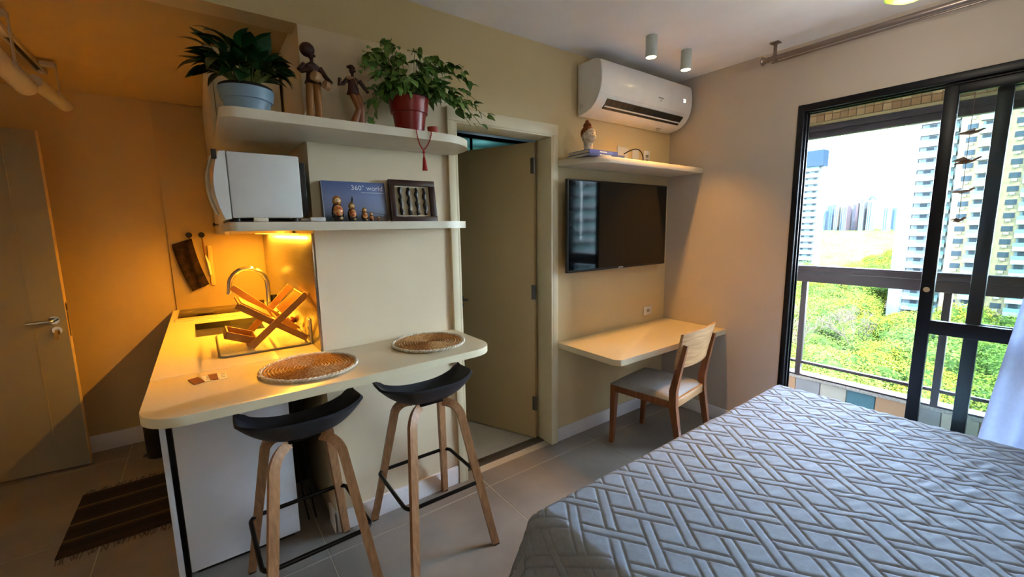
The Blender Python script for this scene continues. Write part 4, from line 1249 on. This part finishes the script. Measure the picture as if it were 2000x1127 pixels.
# ================================================================ TV WALL
tv = T('television', 'flat black television mounted on the wall between shelf and desk', 'television', (2.45, -0.06, 1.2))
b = B(); box(b, (1.925, -0.085, 1.205), (2.998, -0.060, 1.815), 0.004); box(b, (2.1, -0.060, 1.28), (2.8, -0.045, 1.70), 0.01); ob('bezel', b, m_black, tv)
b = B(); box(b, (1.935, -0.0865, 1.222), (2.988, -0.0852, 1.805)); ob('screen', b, m_screen, tv)
b = B(); box(b, (2.25, -0.045, 1.35), (2.65, -0.001, 1.65), 0.004); ob('wall_bracket', b, m_blackmet, tv)
b = B(); box(b, (2.435, -0.0868, 1.210), (2.485, -0.0852, 1.216)); ob('maker_mark', b, m_txt, tv)
poly = [(1.904, -0.001), (1.904, -0.03)] + [(1.935 + 0.0, -0.10), (1.955, -0.17), (1.985, -0.225), (2.03, -0.270), (2.09, -0.297)] + [(3.134, -0.297), (3.134, -0.001)]
b = B(); prism(b, poly, 1.898, 1.935, 0.0015); ob('television_shelf', b, m_shelf, label='cream wall shelf with rounded left end above the television', cat='shelf')
poly = [(1.904, -0.001), (1.904, -0.50)] + arc(1.904 + 0.05, -0.49, 0.05, 180, 270, 6)[1:] + [(3.134, -0.54), (3.134, -0.001)]
b = B(); prism(b, poly, 0.688, 0.726, 0.0015); ob('desk', b, m_desk, label='cream wall mounted desk top spanning under the television to the corner', cat='desk')
# books under the head
def book(name, label, x0, y0, x1, y1, z0, h, rotz, cover, lab=True):
    t = T(name, label, 'book', ((x0 + x1) / 2, (y0 + y1) / 2, z0))
    b = B(); box(b, (x0, y0, z0 + 0.0003), (x1, y1, z0 + 0.0025)); box(b, (x0, y0, z0 + h - 0.0025), (x1, y1, z0 + h - 0.0003)); box(b, (x0, y0, z0 + 0.001), (x1, y0 + 0.003, z0 + h - 0.001), 0.0008); ob('cover', b, cover, t)
    b = B(); box(b, (x0 + 0.003, y0 + 0.003, z0 + 0.0026), (x1 - 0.003, y1 - 0.003, z0 + h - 0.0026)); ob('pages', b, m_paper, t)
    b = B()
    for i in range(9 if lab else 6):
        box(b, (x0 + 0.09 + i * 0.011, y0 - 0.0004, z0 + h * .38), (x0 + 0.098 + i * 0.011, y0 + 0.001, z0 + h * .66))
    ob('spine_print', b, m_txt, t)
    t.rotation_euler.z = rotz
    return t
book('book', 'navy blue book, lower of the two under the carved head', 1.945, -0.262, 2.255, -0.055, 1.935, 0.019, -0.05, m_navy)
book('book', 'violet blue book, upper of the two under the carved head', 1.950, -0.252, 2.205, -0.06, 1.954, 0.021, -0.02, m_blue2, False)
# carved head
hd = T('carved_head', 'white painted carved head with rust brown topknot on the blue books', 'sculpture', (2.07, -0.15, 1.975))
m_hw2 = M('crackled_white_paint', '#e3d9c4', 0.7, ns=60, hex2='#a8977c', bump=0.4, bs=150, detail=8)
m_hr = M('rust_brown_hair', '#9a5424', 0.8, ns=70, hex2='#6d3413', bump=0.8, bs=160)
Hc = Vector((2.045, -0.15, 2.073)); HR = Matrix.Rotation(math.radians(8), 3, 'Z')
def hv(x, y, z): return Hc + HR @ Vector((x, y, z))
b = B()
sphere(b, (0, 0, 0), 0.05, sx=.84, sy=.95, sz=1.15, u=28, v=20)
for v in b.verts:
    c = v.co
    if c.z < 0: c.x *= 1 - 0.25 * min(1, -c.z / .055); c.y *= 1 - .12 * min(1, -c.z / .055)
    if c.y < 0:
        c.y -= 0.008 * math.exp(-((c.x / .007) ** 2 + ((c.z + .004) / .012) ** 2))
        c.y -= 0.003 * math.exp(-((c.x / .012) ** 2 + ((c.z + .028) / .006) ** 2))
        for s in (-1, 1): c.y += 0.004 * math.exp(-(((c.x - s * .018) / .009) ** 2 + ((c.z - .010) / .006) ** 2))
tube(b, [(0, .004, -.098), (0, .004, -.075), (0, .004, -.035)], [.032, .027, .03], n=20)
for s in (-1, 1): sphere(b, (s * .042, .006, -.008), .012, sx=.4, sy=.8, sz=2.0, u=10, v=8)
bmesh.ops.transform(b, matrix=Matrix.Translation(Hc) @ HR.to_4x4(), verts=b.verts)
ob('face', b, m_hw2, hd, smooth=70)
b = B(); sphere(b, (0, .010, .020), .049, sx=.88, sy=.92, sz=.95, u=20, v=14)
for v in list(b.verts):
    if v.co.z < .012 - v.co.y * .9: b.verts.remove(v)
sphere(b, (0, .012, .066), .026, sz=.95); sphere(b, (0, .014, .090), .013)
bmesh.ops.transform(b, matrix=Matrix.Translation(Hc) @ HR.to_4x4(), verts=b.verts); ob('topknot_hair', b, m_hr, hd, smooth=70)
b = B()
for s in (-1, 1): sphere(b, (s * .018, -.0425, .010), .0055, sx=1.5, sy=.5, sz=.5, u=10, v=6); tube(b, [(s * .010, -.0475, .021), (s * .02, -.0455, .0245), (s * .029, -.040, .021)], .0011, n=5)
bmesh.ops.transform(b, matrix=Matrix.Translation(Hc) @ HR.to_4x4(), verts=b.verts); ob('eyes', b, m_black, hd)
b = B(); sphere(b, (0, -.0475, -.028), .006, sx=1.5, sy=.5, sz=.5, u=10, v=6)
bmesh.ops.transform(b, matrix=Matrix.Translation(Hc) @ HR.to_4x4(), verts=b.verts); ob('lips', b, M('faded_rose_paint', '#a9705c', .6), hd)

# air conditioner
ac = T('air_conditioner', 'white split air conditioner mounted high on the wall in the corner', 'air conditioner', (2.6, -0.1, 2.23))
AX0, AX1 = 2.085, 3.085
prof = [(-0.012, 2.545), (-0.155, 2.545), (-0.195, 2.530), (-0.205, 2.51), (-0.212, 2.45), (-0.211, 2.40), (-0.203, 2.35), (-0.188, 2.315), (-0.165, 2.283), (-0.13, 2.255), (-0.09, 2.24), (-0.05, 2.233), (-0.012, 2.230)]
b = B(); prism_axis(b, prof, AX0, AX1, 0); ob('housing', b, m_white, ac)
fp = [(-0.160, 2.546), (-0.196, 2.532), (-0.207, 2.511), (-0.2145, 2.45), (-0.2135, 2.40), (-0.2055, 2.35), (-0.1975, 2.333), (-0.19, 2.333), (-0.19, 2.5), (-0.16, 2.53)]
b = B(); prism_axis(b, fp, AX0 + 0.004, AX1 - 0.004, 0); ob('front_panel', b, m_white, ac)
# outlet slot following the curve
q0, q1 = Vector((0, -0.1885, 2.312)), Vector((0, -0.142, 2.262))
dn = (q1 - q0).normalized(); nr = Vector((0, dn.z, -dn.y))
if nr.y > 0: nr = -nr
def slab(bm, x0, x1, t0, t1, h0, h1):
    L_ = (q1 - q0).length
    ps = [q0 + dn * (L_ * t0) + nr * h0, q0 + dn * (L_ * t1) + nr * h0, q0 + dn * (L_ * t1) + nr * h1, q0 + dn * (L_ * t0) + nr * h1]
    prism_axis(bm, [(p.y, p.z) for p in ps], x0, x1, 0)
b = B(); slab(b, AX0 + 0.085, AX1 - 0.075, 0.0, 1.0, -0.002, 0.0055); ob('air_slot', b, m_black, ac)
b = B(); slab(b, AX0 + 0.09, AX1 - 0.08, 0.62, 0.74, 0.005, 0.0095); ob('louver', b, m_white, ac)
for k in range(14):
    b = B(); xx = AX0 + 0.13 + k * 0.059; slab(b, xx, xx + 0.004, 0.05, 0.58, 0.005, 0.0075); ob('vane', b, M('dark_vane', '#2a2a2c', .5) if k == 0 else bpy.data.materials['dark_vane'], ac)
b = B(); box(b, (2.86, -0.075, 2.232), (2.905, -0.06, 2.2365), 0.001); box(b, (2.90, -0.045, 2.229), (2.925, -0.035, 2.2325)); ob('screw_cover', b, m_grey, ac)
nf = (Vector((0, -0.2055, 2.35)) - Vector((0, -0.2135, 2.40))).normalized()
textmesh('21', 0.034, frame_mtx((2.985, -0.2148, 2.405), (1, 0, 0), (0, 0, 1)), M('led_digits', '#ffffff', .5, emit=1.5), 'led_digits', ac, label='glowing temperature digits 21')
textmesh('Springer', 0.019, frame_mtx((2.70, -0.2142, 2.388), (1, 0, 0), (0, 0.14, 1)), m_greytxt, 'maker_lettering', ac)
textmesh('Midea', 0.010, frame_mtx((2.70, -0.2125, 2.372), (1, 0, 0), (0, 0.16, 1)), m_greytxt, 'maker_lettering', ac)
b = B(); tube(b, [(AX0 - 0.001, -0.045 + 0.010 * math.cos(t_ * PI / 10), 2.285 + 0.010 * math.sin(t_ * PI / 10)) for t_ in range(20)], 0.001, n=5, closed=True); ob('side_mark', b, m_grey, ac)

# ceiling spots
m_lamp = M('warm_lamp_lens', '#ffe2a8', 0.4, emit=14)
for k, sx in enumerate((2.262, 2.625)):
    t = T('ceiling_spotlight', ('left' if k == 0 else 'right') + ' white cylinder ceiling spotlight of the pair near the air conditioner', 'spotlight', (sx, -0.44, CZ), 'pair of ceiling spotlights')
    b = B(); lathe(b, [(0.029, 2.497), (0.033, 2.497), (0.033, 2.6149), (0.0, 2.6149)], (sx, -0.44, 0), 32, close=False); lathe(b, [(0.029, 2.497), (0.029, 2.53)], (sx, -0.44, 0), 32, close=False); ob('housing', b, M('matte_white_spot', '#b9c4c0', .5) if k == 0 else bpy.data.materials['matte_white_spot'], t)
    b = B(); lathe(b, [(0, 2.500), (0.0285, 2.500), (0.0285, 2.504), (0, 2.504)], (sx, -0.44, 0), 28); ob('lamp_lens', b, m_lamp, t)
# green ceiling lamp glimpsed at the top
cl = T('ceiling_lamp', 'yellow green leaf patterned glass ceiling lamp cut off by the top edge', 'ceiling lamp', (2.42, -1.56, CZ))
m_gl = M('green_leaf_glass', '#b6d84a', 0.3, ns=16, hex2='#6aa02a', emit=0.0)
b = B(); lathe(b, [(0.0, 2.405), (0.055, 2.408), (0.085, 2.425), (0.095, 2.46), (0.09, 2.50), (0.06, 2.53), (0.0, 2.535)], (2.42, -1.56, 0), 9); ob('glass_shade', b, m_gl, cl, smooth=10)
b = B(); cyl(b, (2.42, -1.56, 2.53), (2.42, -1.56, 2.60), 0.02); cyl(b, (2.42, -1.56, 2.60), (2.42, -1.56, CZ), 0.06); ob('ceiling_mount', b, m_white, cl)

# ================================================================ HALL
# track with spot heads
tk = T('track_light', 'white ceiling light track with two cylindrical spot heads in the hall', 'track light', (-0.62, 0.6, 2.42))
b = B(); box(b, (-0.636, -0.3 + 0.45, 2.394), (-0.628, 1.45, 2.4199), 0.001); box(b, (-0.606, 0.15, 2.394), (-0.598, 1.45, 2.4199), 0.001); box(b, (-0.628, 1.40, 2.396), (-0.606, 1.45, 2.4199)); box(b, (-0.636, 0.75, 2.385), (-0.598, 0.86, 2.40), 0.002); ob('track', b, m_white, tk)
b = B(); box(b, (-0.628, 0.15, 2.405), (-0.606, 1.42, 2.4195)); ob('track_slot', b, m_black, tk)
m_spot = M('matte_white_head', '#bdb9b2', .5)
for p, q, r_ in (((-0.60, 0.36, 2.235), (-0.565, 0.80, 2.17), 0.040), ((-0.585, 1.05, 2.26), (-0.545, 1.42, 2.235), 0.034)):
    P0, P1 = Vector(p), Vector(q); dd = (P1 - P0).normalized()
    b = B(); tube(b, [P0, P0 + dd * .01, P1], [r_ * .9, r_, r_], n=28, cap=False); tube(b, [P1, P1 - dd * .03], [r_, r_ * .85], n=28, cap=False)
    uu = dd.orthogonal().normalized(); vv = dd.cross(uu)
    b.faces.new(ring(b, P0, uu, vv, r_ * .9, 28)); b.faces.new(ring(b, P1 - dd * .03, uu, vv, r_ * .86, 28))
    hdp = ob('spot_head', b, m_spot, tk)
    mid = (P0 + P1) / 2
    b = B(); box(b, (mid.x + r_, mid.y - .014, mid.z - .014), (mid.x + r_ + .004, mid.y + .014, 2.40), .001); box(b, (mid.x - .02, mid.y - .02, 2.385), (mid.x + r_ + .004, mid.y + .02, 2.405), .002); cyl(b, (mid.x + r_ - .002, mid.y, mid.z), (mid.x + r_ + .008, mid.y, mid.z), .010, n=14); ob('yoke', b, m_spot, hdp)

# entrance door, standing open
ed = T('door_2', None, None, (-0.72, 1.70, 0)); ed['kind'] = 'structure'
b = B(); box(b, (-1.58, 1.652, 0.012), (-0.722, 1.69, 2.125), 0.002); ob('door_leaf', b, m_edoor, ed)
b = B(); box(b, (-0.7218, 1.6525, 0.013), (-0.7195, 1.6895, 2.124)); ob('door_edge', b, m_dooredge, ed)
for xx in (-0.868, -1.44):
    b = B(); box(b, (xx - .0025, 1.650, 0.10), (xx + .0025, 1.6525, 2.02)); ob('panel_groove', b, M('groove_line_paint', '#9a9078', .6) if xx > -1 else bpy.data.materials['groove_line_paint'], ed)  # thin strips near the door tone mark the panel grooves
b = B()
for (cx, cz, r_) in ((-0.775, 0.985, 0.026), (-0.768, 0.92, 0.024)):
    cyl(b, (cx, 1.652, cz), (cx, 1.645, cz), r_, n=24)
tube(b, [(-0.775, 1.648, 0.985), (-0.775, 1.605, 0.985), (-0.785, 1.598, 0.985), (-0.865, 1.598, 0.983), (-0.885, 1.600, 0.983)], [.010, .010, .0105, .0105, .0095], n=12); ob('door_handle', b, m_chrome, ed, label='chrome lever handle')
b = B(); cyl(b, (-0.770, 1.646, 0.92), (-0.770, 1.628, 0.92), 0.006); box(b, (-0.778, 1.622, 0.865), (-0.762, 1.630, 0.915), .003); ob('key', b, M('brass_key', '#c9a35a', .3, .8), ed)
b = B(); box(b, (-0.7196, 1.661, 0.87), (-0.7185, 1.681, 1.09)); ob('lock_plate', b, m_chrome, ed)
b = B(); box(b, (-0.7187, 1.665, 1.04), (-0.7160, 1.677, 1.08)); box(b, (-0.7187, 1.665, 0.88), (-0.7180, 1.677, 1.03)); ob('lock_bolt', b, m_frameb, ed)

ed.rotation_euler.z = math.radians(-6)
# bin
wb = T('pedal_bin', 'small black pedal bin against the hall wall behind the cabinet corner', 'bin', (-0.37, 1.55, 0))
b = B(); lathe(b, [(0, .001), (0.072, .001), (0.075, .02), (0.078, 0.235), (0, 0.235)], (-0.36, 1.55, 0), 28); ob('body', b, m_black, wb)
b = B(); lathe(b, [(0, .236), (0.08, .236), (0.079, .25), (0.05, .268), (0, .272)], (-0.36, 1.55, 0), 28); ob('lid', b, m_black, wb)
b = B(); box(b, (-0.455, 1.53, 0.012), (-0.42, 1.57, 0.018), .002); ob('pedal', b, m_black, wb)

# striped rug
rg = T('striped_rug', 'dark brown striped cotton rug with fringe on the hall floor beside the cabinet', 'rug', (-0.45, 0.91, 0))
strp = ['#2a1d16', '#15100d', '#3a2c1e', '#5a4a32', '#1c1511', '#120d0b', '#251a14', '#6a583c', '#2e2118', '#15100d', '#120d0b', '#3d2f20', '#64523a', '#1d1612', '#120e0b', '#2a1e16']
widths = [.05, .06, .02, .014, .05, .05, .03, .016, .025, .07, .05, .02, .014, .05, .06, .03]
y = 0.605
for k, (c, w) in enumerate(zip(strp, widths)):
    b = B(); box(b, (-0.695, y, 0.0005), (-0.16, y + w, 0.0075)); ob('rug_stripe', b, M('rug_yarn_%s' % ('abcdefghijklmnop'[k]), c, .95, ns=120, bump=.6, bs=240), rg)
    y += w
b = B(); rnd = random.Random(5)
for ye, s in ((0.605, -1), (y, 1)):
    x = -0.69
    while x < -0.17:
        dx = rnd.uniform(-.02, .02)
        tube(b, [(x, ye - s * .004, 0.006), (x + dx * .5, ye + s * .02, .004), (x + dx, ye + s * rnd.uniform(.035, .055), .0025)], 0.0016, n=5); x += .0105
ob('fringe', b, M('rug_fringe', '#5c4a34', .95), rg, kind='stuff')

# ================================================================ CHAIR
chr_ = T('desk_chair', 'brown wooden chair with grey upholstered seat and curved backrest pushed to the desk', 'chair', (0, 0, 0))
def cp(p): return Vector(p)
for s in (-1, 1):
    b = B(); tube(b, [(s * .205, .215, 0.0), (s * .208, .205, .2), (s * .212, .195, .43)], [.013, .017, .021], square=True, up=(1, 0, 0)); ob('front_leg', b, m_walnut, chr_)
    b = B(); tube(b, [(s * .205, -.30, 0.0), (s * .207, -.255, .22), (s * .208, -.225, .40), (s * .208, -.222, .50), (s * .206, -.245, .62), (s * .203, -.285, .80)], [.013, .018, .022, .022, .018, .012], square=True, up=(1, 0, 0), flat=.85); ob('rear_leg', b, m_walnut, chr_)
    b = B(); box(b, (s * .212 - .009, -.215, .385), (s * .212 + .009, .195, .435), .002); ob('side_rail', b, m_walnut, chr_)
b = B(); box(b, (-.205, .186, .385), (.205, .204, .435), .002); ob('front_rail', b, m_walnut, chr_)
b = B(); box(b, (-.192, -.236, .385), (.192, -.216, .440), .002); ob('rear_rail', b, m_backr, chr_)
def seatmesh():
    bm = B(); n = 18; G = []
    for lay in (1, 0):
        for j in range(n + 1):
            row = []
            for i in range(n + 1):
                u, v = i / n * 2 - 1, j / n * 2 - 1
                w = .228 if v > 0 else .222
                x = u * w; y = v * .222 - .002
                e = (1 - abs(u) ** 6) * (1 - abs(v) ** 6)
                z = (.437 + .026 * e ** .5 + .012 * (1 - u * u) * (1 - v * v)) if lay else .432
                row.append(bm.verts.new((x, y, z)))
            G.append(row)
    for L_ in range(2):
        for j in range(n):
            for i in range(n):
                q = [G[L_ * (n + 1) + j][i], G[L_ * (n + 1) + j][i + 1], G[L_ * (n + 1) + j + 1][i + 1], G[L_ * (n + 1) + j + 1][i]]
                bm.faces.new(q if L_ == 0 else q[::-1])
    A, Bo = G[:n + 1], G[n + 1:]
    per = [(0, i) for i in range(n)] + [(j, n) for j in range(n)] + [(n, n - i) for i in range(n)] + [(n - j, 0) for j in range(n)]
    for k in range(len(per)):
        a, c = per[k], per[(k + 1) % len(per)]
        bm.faces.new((A[a[0]][a[1]], Bo[a[0]][a[1]], Bo[c[0]][c[1]], A[c[0]][c[1]]))
    return bm
ob('seat', seatmesh(), m_fabric, chr_, smooth=60)
bm = B(); n, mlay = 20, 8; G = []
for side in (0, 1):
    for j in range(mlay + 1):
        v = j / mlay; z = .645 + .225 * v; row = []
        for i in range(n + 1):
            u = i / n * 2 - 1
            x = u * (.225 + .01 * v)
            zz = z + (.012 * v * (1 - u * u)) 
            y = -.236 - (zz - .60) * .20 - .038 * (1 - u * u) + (.016 if side else 0) + .008
            row.append(bm.verts.new((x, y, zz)))
        G.append(row)
m1 = mlay + 1
for L_ in range(2):
    for j in range(mlay):
        for i in range(n):
            bm.faces.new((G[L_ * m1 + j][i], G[L_ * m1 + j][i + 1], G[L_ * m1 + j + 1][i + 1], G[L_ * m1 + j + 1][i]))
per = [(0, i) for i in range(n)] + [(j, n) for j in range(mlay)] + [(mlay, n - i) for i in range(n)] + [(mlay - j, 0) for j in range(mlay)]
for k in range(len(per)):
    a, c = per[k], per[(k + 1) % len(per)]
    bm.faces.new((G[a[0]][a[1]], G[m1 + a[0]][a[1]], G[m1 + c[0]][c[1]], G[c[0]][c[1]]))
ob('backrest', bm, m_backr, chr_, smooth=50)
chr_.location = (2.435, -0.435, 0); chr_.rotation_euler.z = math.radians(7)

# ================================================================ STOOLS
def stool():
    t = T('bar_stool', 'charcoal shell bar stool with four oak legs, standing nearer the doorway', 'stool', (0, 0, 0), 'bar stools at the breakfast bar')
    bm = B(); nu, nv = 28, 18; G = []
    for j in range(nv + 1):
        v = j / nv  # 0 front (+y), 1 back (-y)
        row = []
        for i in range(nu + 1):
            u = i / nu * 2 - 1
            tb = max(0, (v - .45) / .55)
            hw = .232 * (1 - .30 * tb ** 2.6) * (1 - .03 * (1 - v))
            yy = .112 - .225 * v
            yy += -.012 * (1 - v) * (1 - abs(u) ** 2.2) * 1.0
            yy += .040 * tb * abs(u) ** 3 - .020 * tb ** 3
            x = u * hw + .014
            fr_ = max(0, (.3 - v) / .3)
            e = 1 - (1 - abs(u) ** 2.6) * (1 - .97 * tb ** 3.0) * (1 - .50 * fr_ ** 2)
            z = .700 + .100 * e + (.006 if (v < .1 and abs(u) > .8) else 0)
            row.append(bm.verts.new((x, yy, z)))
        G.append(row)
    for j in range(nv):
        for i in range(nu):
            bm.faces.new((G[j][i], G[j + 1][i], G[j + 1][i + 1], G[j][i + 1]))
    bmesh.ops.recalc_face_normals(bm, faces=bm.faces)
    bmesh.ops.solidify(bm, geom=list(bm.faces), thickness=.012)
    ob('seat_shell', bm, m_seat, t, smooth=55)
    b = B(); box(b, (-.06, -.065, .692), (.06, .055, .702), .003); ob('seat_plate', b, m_blackmet, t)
    for sx, sy in ((-1, -1), (1, -1), (-1, 1), (1, 1)):
        top = Vector((sx * .095, sy * .075 - .01, .684)); foot = Vector((sx * .205, (.258 if sy > 0 else -.270), 0.0))
        kn = Vector((sx * .118, sy * .096 - .01, .672))
        pts = bez(top + Vector((-sx * .035, -sy * .03, .004)), top + Vector((sx * .012, sy * .012, .004)), kn + (foot - kn) * .06, 6) + [kn + (foot - kn) * f for f in (.2, .4, .6, .8, .985)]
        pts = pts[:-1] + [Vector((foot.x, foot.y, 0.004))]
        b = B(); outw = Vector((sx, sy * 1.1, 0)).normalized()
        tube(b, pts, [.0185] * 7 + [.0185, .018, .0175, .017, .0165], square=True, up=tuple(outw), flat=.62)
        ob('leg', b, m_oak, t)
        b = B(); box(b, (foot.x - .014, foot.y - .014, 0.0), (foot.x + .014, foot.y + .014, .004), .001); ob('foot_pad', b, m_black, t)
    hx_, hy_, z = .196, .185, .302
    pts = []
    for cx, cy, a0 in ((hx_ - .04, hy_ - .04, 0), (-hx_ + .04, hy_ - .04, 90), (-hx_ + .04, -hy_ + .04 - .01, 180), (hx_ - .04, -hy_ + .04 - .01, 270)):
        pts += [(x, y, z) for x, y in arc(cx, cy, .04, a0, a0 + 90, 5)]
    b = B(); tube(b, pts, .009, n=10, closed=True, up=(0, 0, 1)); ob('footrest', b, m_blackmet, t)
    return t
s1 = stool(); s1.location = (0.803, -0.283, 0)
s2 = copy_tree(s1); s2['label'] = 'charcoal shell bar stool with four oak legs, standing nearer the refrigerator'
s2.location = (0.255, -0.285, 0); s2.rotation_euler.z = math.radians(1.5)

# ================================================================ BED
bed = T('bed', 'double bed frame and mattress under the quilt', 'bed', (1.8, -1.85, 0))
b = B(); box(b, (0.93, -2.52, 0.28), (2.66, -1.15, 0.535), 0.05, seg=4); ob('mattress', b, m_whitef, bed)
b = B(); box(b, (0.95, -2.50, 0.06), (2.64, -1.17, 0.28), 0.01); ob('base', b, M('dark_base_fabric', '#3a3a3e', .9), bed)
for xx in (1.0, 2.58):
    for yy in (-2.45, -1.22):
        b = B(); cyl(b, (xx, yy, 0.0), (xx, yy, 0.06), .025); ob('leg', b, m_black, bed)
def quilt():
    X0, X1, Y1, Y0 = 0.90, 2.69, -1.115, -2.56
    Z = 0.553; r = 0.075
    st_ = 0.0036
    dl_, dr_, df_ = 0.52, 0.28, 0.50
    s = np.arange(-dl_, (X1 - X0) + dr_, st_)
    t = np.arange(-df_, (Y1 - Y0), st_)
    def fold(d, flare):   # d>0: distance past the edge -> (outward, drop)
        q = r * PI / 2
        a = np.clip(d, 0, q) / r
        out = r * np.sin(a); drop = r * (1 - np.cos(a))
        ex = np.clip(d - q, 0, None)
        return out + flare * ex, drop + ex * math.sqrt(max(0, 1 - flare * flare))
    S, Tt = np.meshgrid(s, t, indexing='ij')
    L_ = X1 - X0
    ol, dlp = fold(-(S) + 0.0, 0.14)
    orr, drp = fold(S - L_, 0.03)
    of, dfp = fold(-(Tt), 0.30)
    x = X0 + np.clip(S, 0, L_) - ol + orr
    y = Y1 - np.clip(Tt, 0, None) + of
    dx_ = dlp + drp
    p = 5.0
    drop = (dx_ ** p + dfp ** p + 1e-12) ** (1 / p)
    z = Z - drop
    # world-like flat coordinates for the stitching pattern
    px = X0 + S; py = Y1 - Tt
    h = .839 * px + .545 * py; sc = .788 * px - .6157 * py
    Ph, wh, h0 = .1167, .033, .462 - .0  # band spacing
    Ps, ws, s0 = .1147, .035, 1.772
    hi = np.floor((h - (h0 - wh)) / Ph); hf = (h - (h0 - wh)) - hi * Ph   # band i covers 0..wh
    si = np.floor((sc - s0) / Ps); sf = (sc - s0) - si * Ps
    inH = hf < wh; inS = sf < ws
    even = ((hi + 1 + si) % 2) == 0
    dh = np.minimum(np.abs(hf), np.minimum(np.abs(hf - wh), np.abs(Ph - hf)))
    ds = np.minimum(np.abs(sf), np.minimum(np.abs(sf - ws), np.abs(Ps - sf)))
    g = lambda d: np.exp(-(d / .0023) ** 2)
    # H edge is hidden inside S bands that pass over it, and the other way round
    hn = np.round((h - (h0 - wh)) / Ph) ; 
    near_h = np.where(hf > Ph - .012, hi + 1, hi); near_s = np.where(sf > Ps - .012, si + 1, si)
    ev_h = ((near_h + 1 + si) % 2) == 0
    ev_s = ((hi + 1 + near_s) % 2) == 0
    gh = g(dh) * np.where(inS & ~ev_h, 0, 1)
    gs = g(ds) * np.where(inH & ev_s, 0, 1)
    groove = np.maximum(gh, gs)
    puff = .0022 * (1 - np.exp(-(np.minimum(np.where(inS & ~ev_h, 9, dh), np.where(inH & ev_s, 9, ds)) / .0055) ** 2))
    rs = np.random.RandomState(4)
    wr = np.zeros_like(px)
    for k in range(26):
        a = rs.uniform(-.5, .5) + 1.35; fr = rs.uniform(45, 150); ph = rs.uniform(0, 6.28)
        wr += np.sin((px * math.cos(a) + py * math.sin(a)) * fr + ph + 2 * np.sin(px * rs.uniform(5, 16) + py * rs.uniform(5, 16))) / 26
    big = sum(np.sin(px * rs.uniform(-9, 9) + py * rs.uniform(-9, 9) + rs.uniform(0, 6)) for _ in range(6)) / 6
    amp = .0024 + .0125 * np.clip((px - 1.3) / 1.1, 0, 1) 
    dz = puff - .0042 * groove + amp * wr * (.6 + .8 * np.abs(big)) + .006 * big
    # skirt ripples
    rip = .020 * np.clip(dfp / .45, 0, 1) * np.sin(px * 17) + .018 * np.clip(dlp / .45, 0, 1) * np.sin(py * 15)
    # displacement along the approximate surface normal
    topw = np.clip(1 - drop / .12, 0, 1)
    nx_ = -np.clip(dlp / .06, 0, 1) + np.clip(drp / .06, 0, 1); ny_ = np.clip(dfp / .06, 0, 1)
    nl_ = np.sqrt(nx_ ** 2 + ny_ ** 2 + topw ** 2) + 1e-6
    x += nx_ / nl_ * (dz + rip); y += ny_ / nl_ * (dz + rip); z += topw / nl_ * dz
    co = np.stack([x, y, z], -1).reshape(-1, 3)
    ns, ntt = S.shape
    idx = np.arange(ns * ntt).reshape(ns, ntt)
    q = np.stack([idx[:-1, :-1], idx[:-1, 1:], idx[1:, 1:], idx[1:, :-1]], -1).reshape(-1, 4)
    me = bpy.data.meshes.new('quilt')
    me.vertices.add(len(co)); me.vertices.foreach_set('co', co.ravel())
    me.loops.add(q.size); me.loops.foreach_set('vertex_index', q.ravel().astype(np.int32))
    me.polygons.add(len(q)); me.polygons.foreach_set('loop_start', np.arange(0, q.size, 4, dtype=np.int32))
    me.update(calc_edges=True)
    me.polygons.foreach_set('use_smooth', np.ones(len(q), dtype=bool))
    me.materials.append(m_quilt)
    me.validate()
    return me
ob('quilt', quilt(), m_quilt, label='grey blue quilted bedspread with interlaced band stitching covering the bed', cat='bedspread')
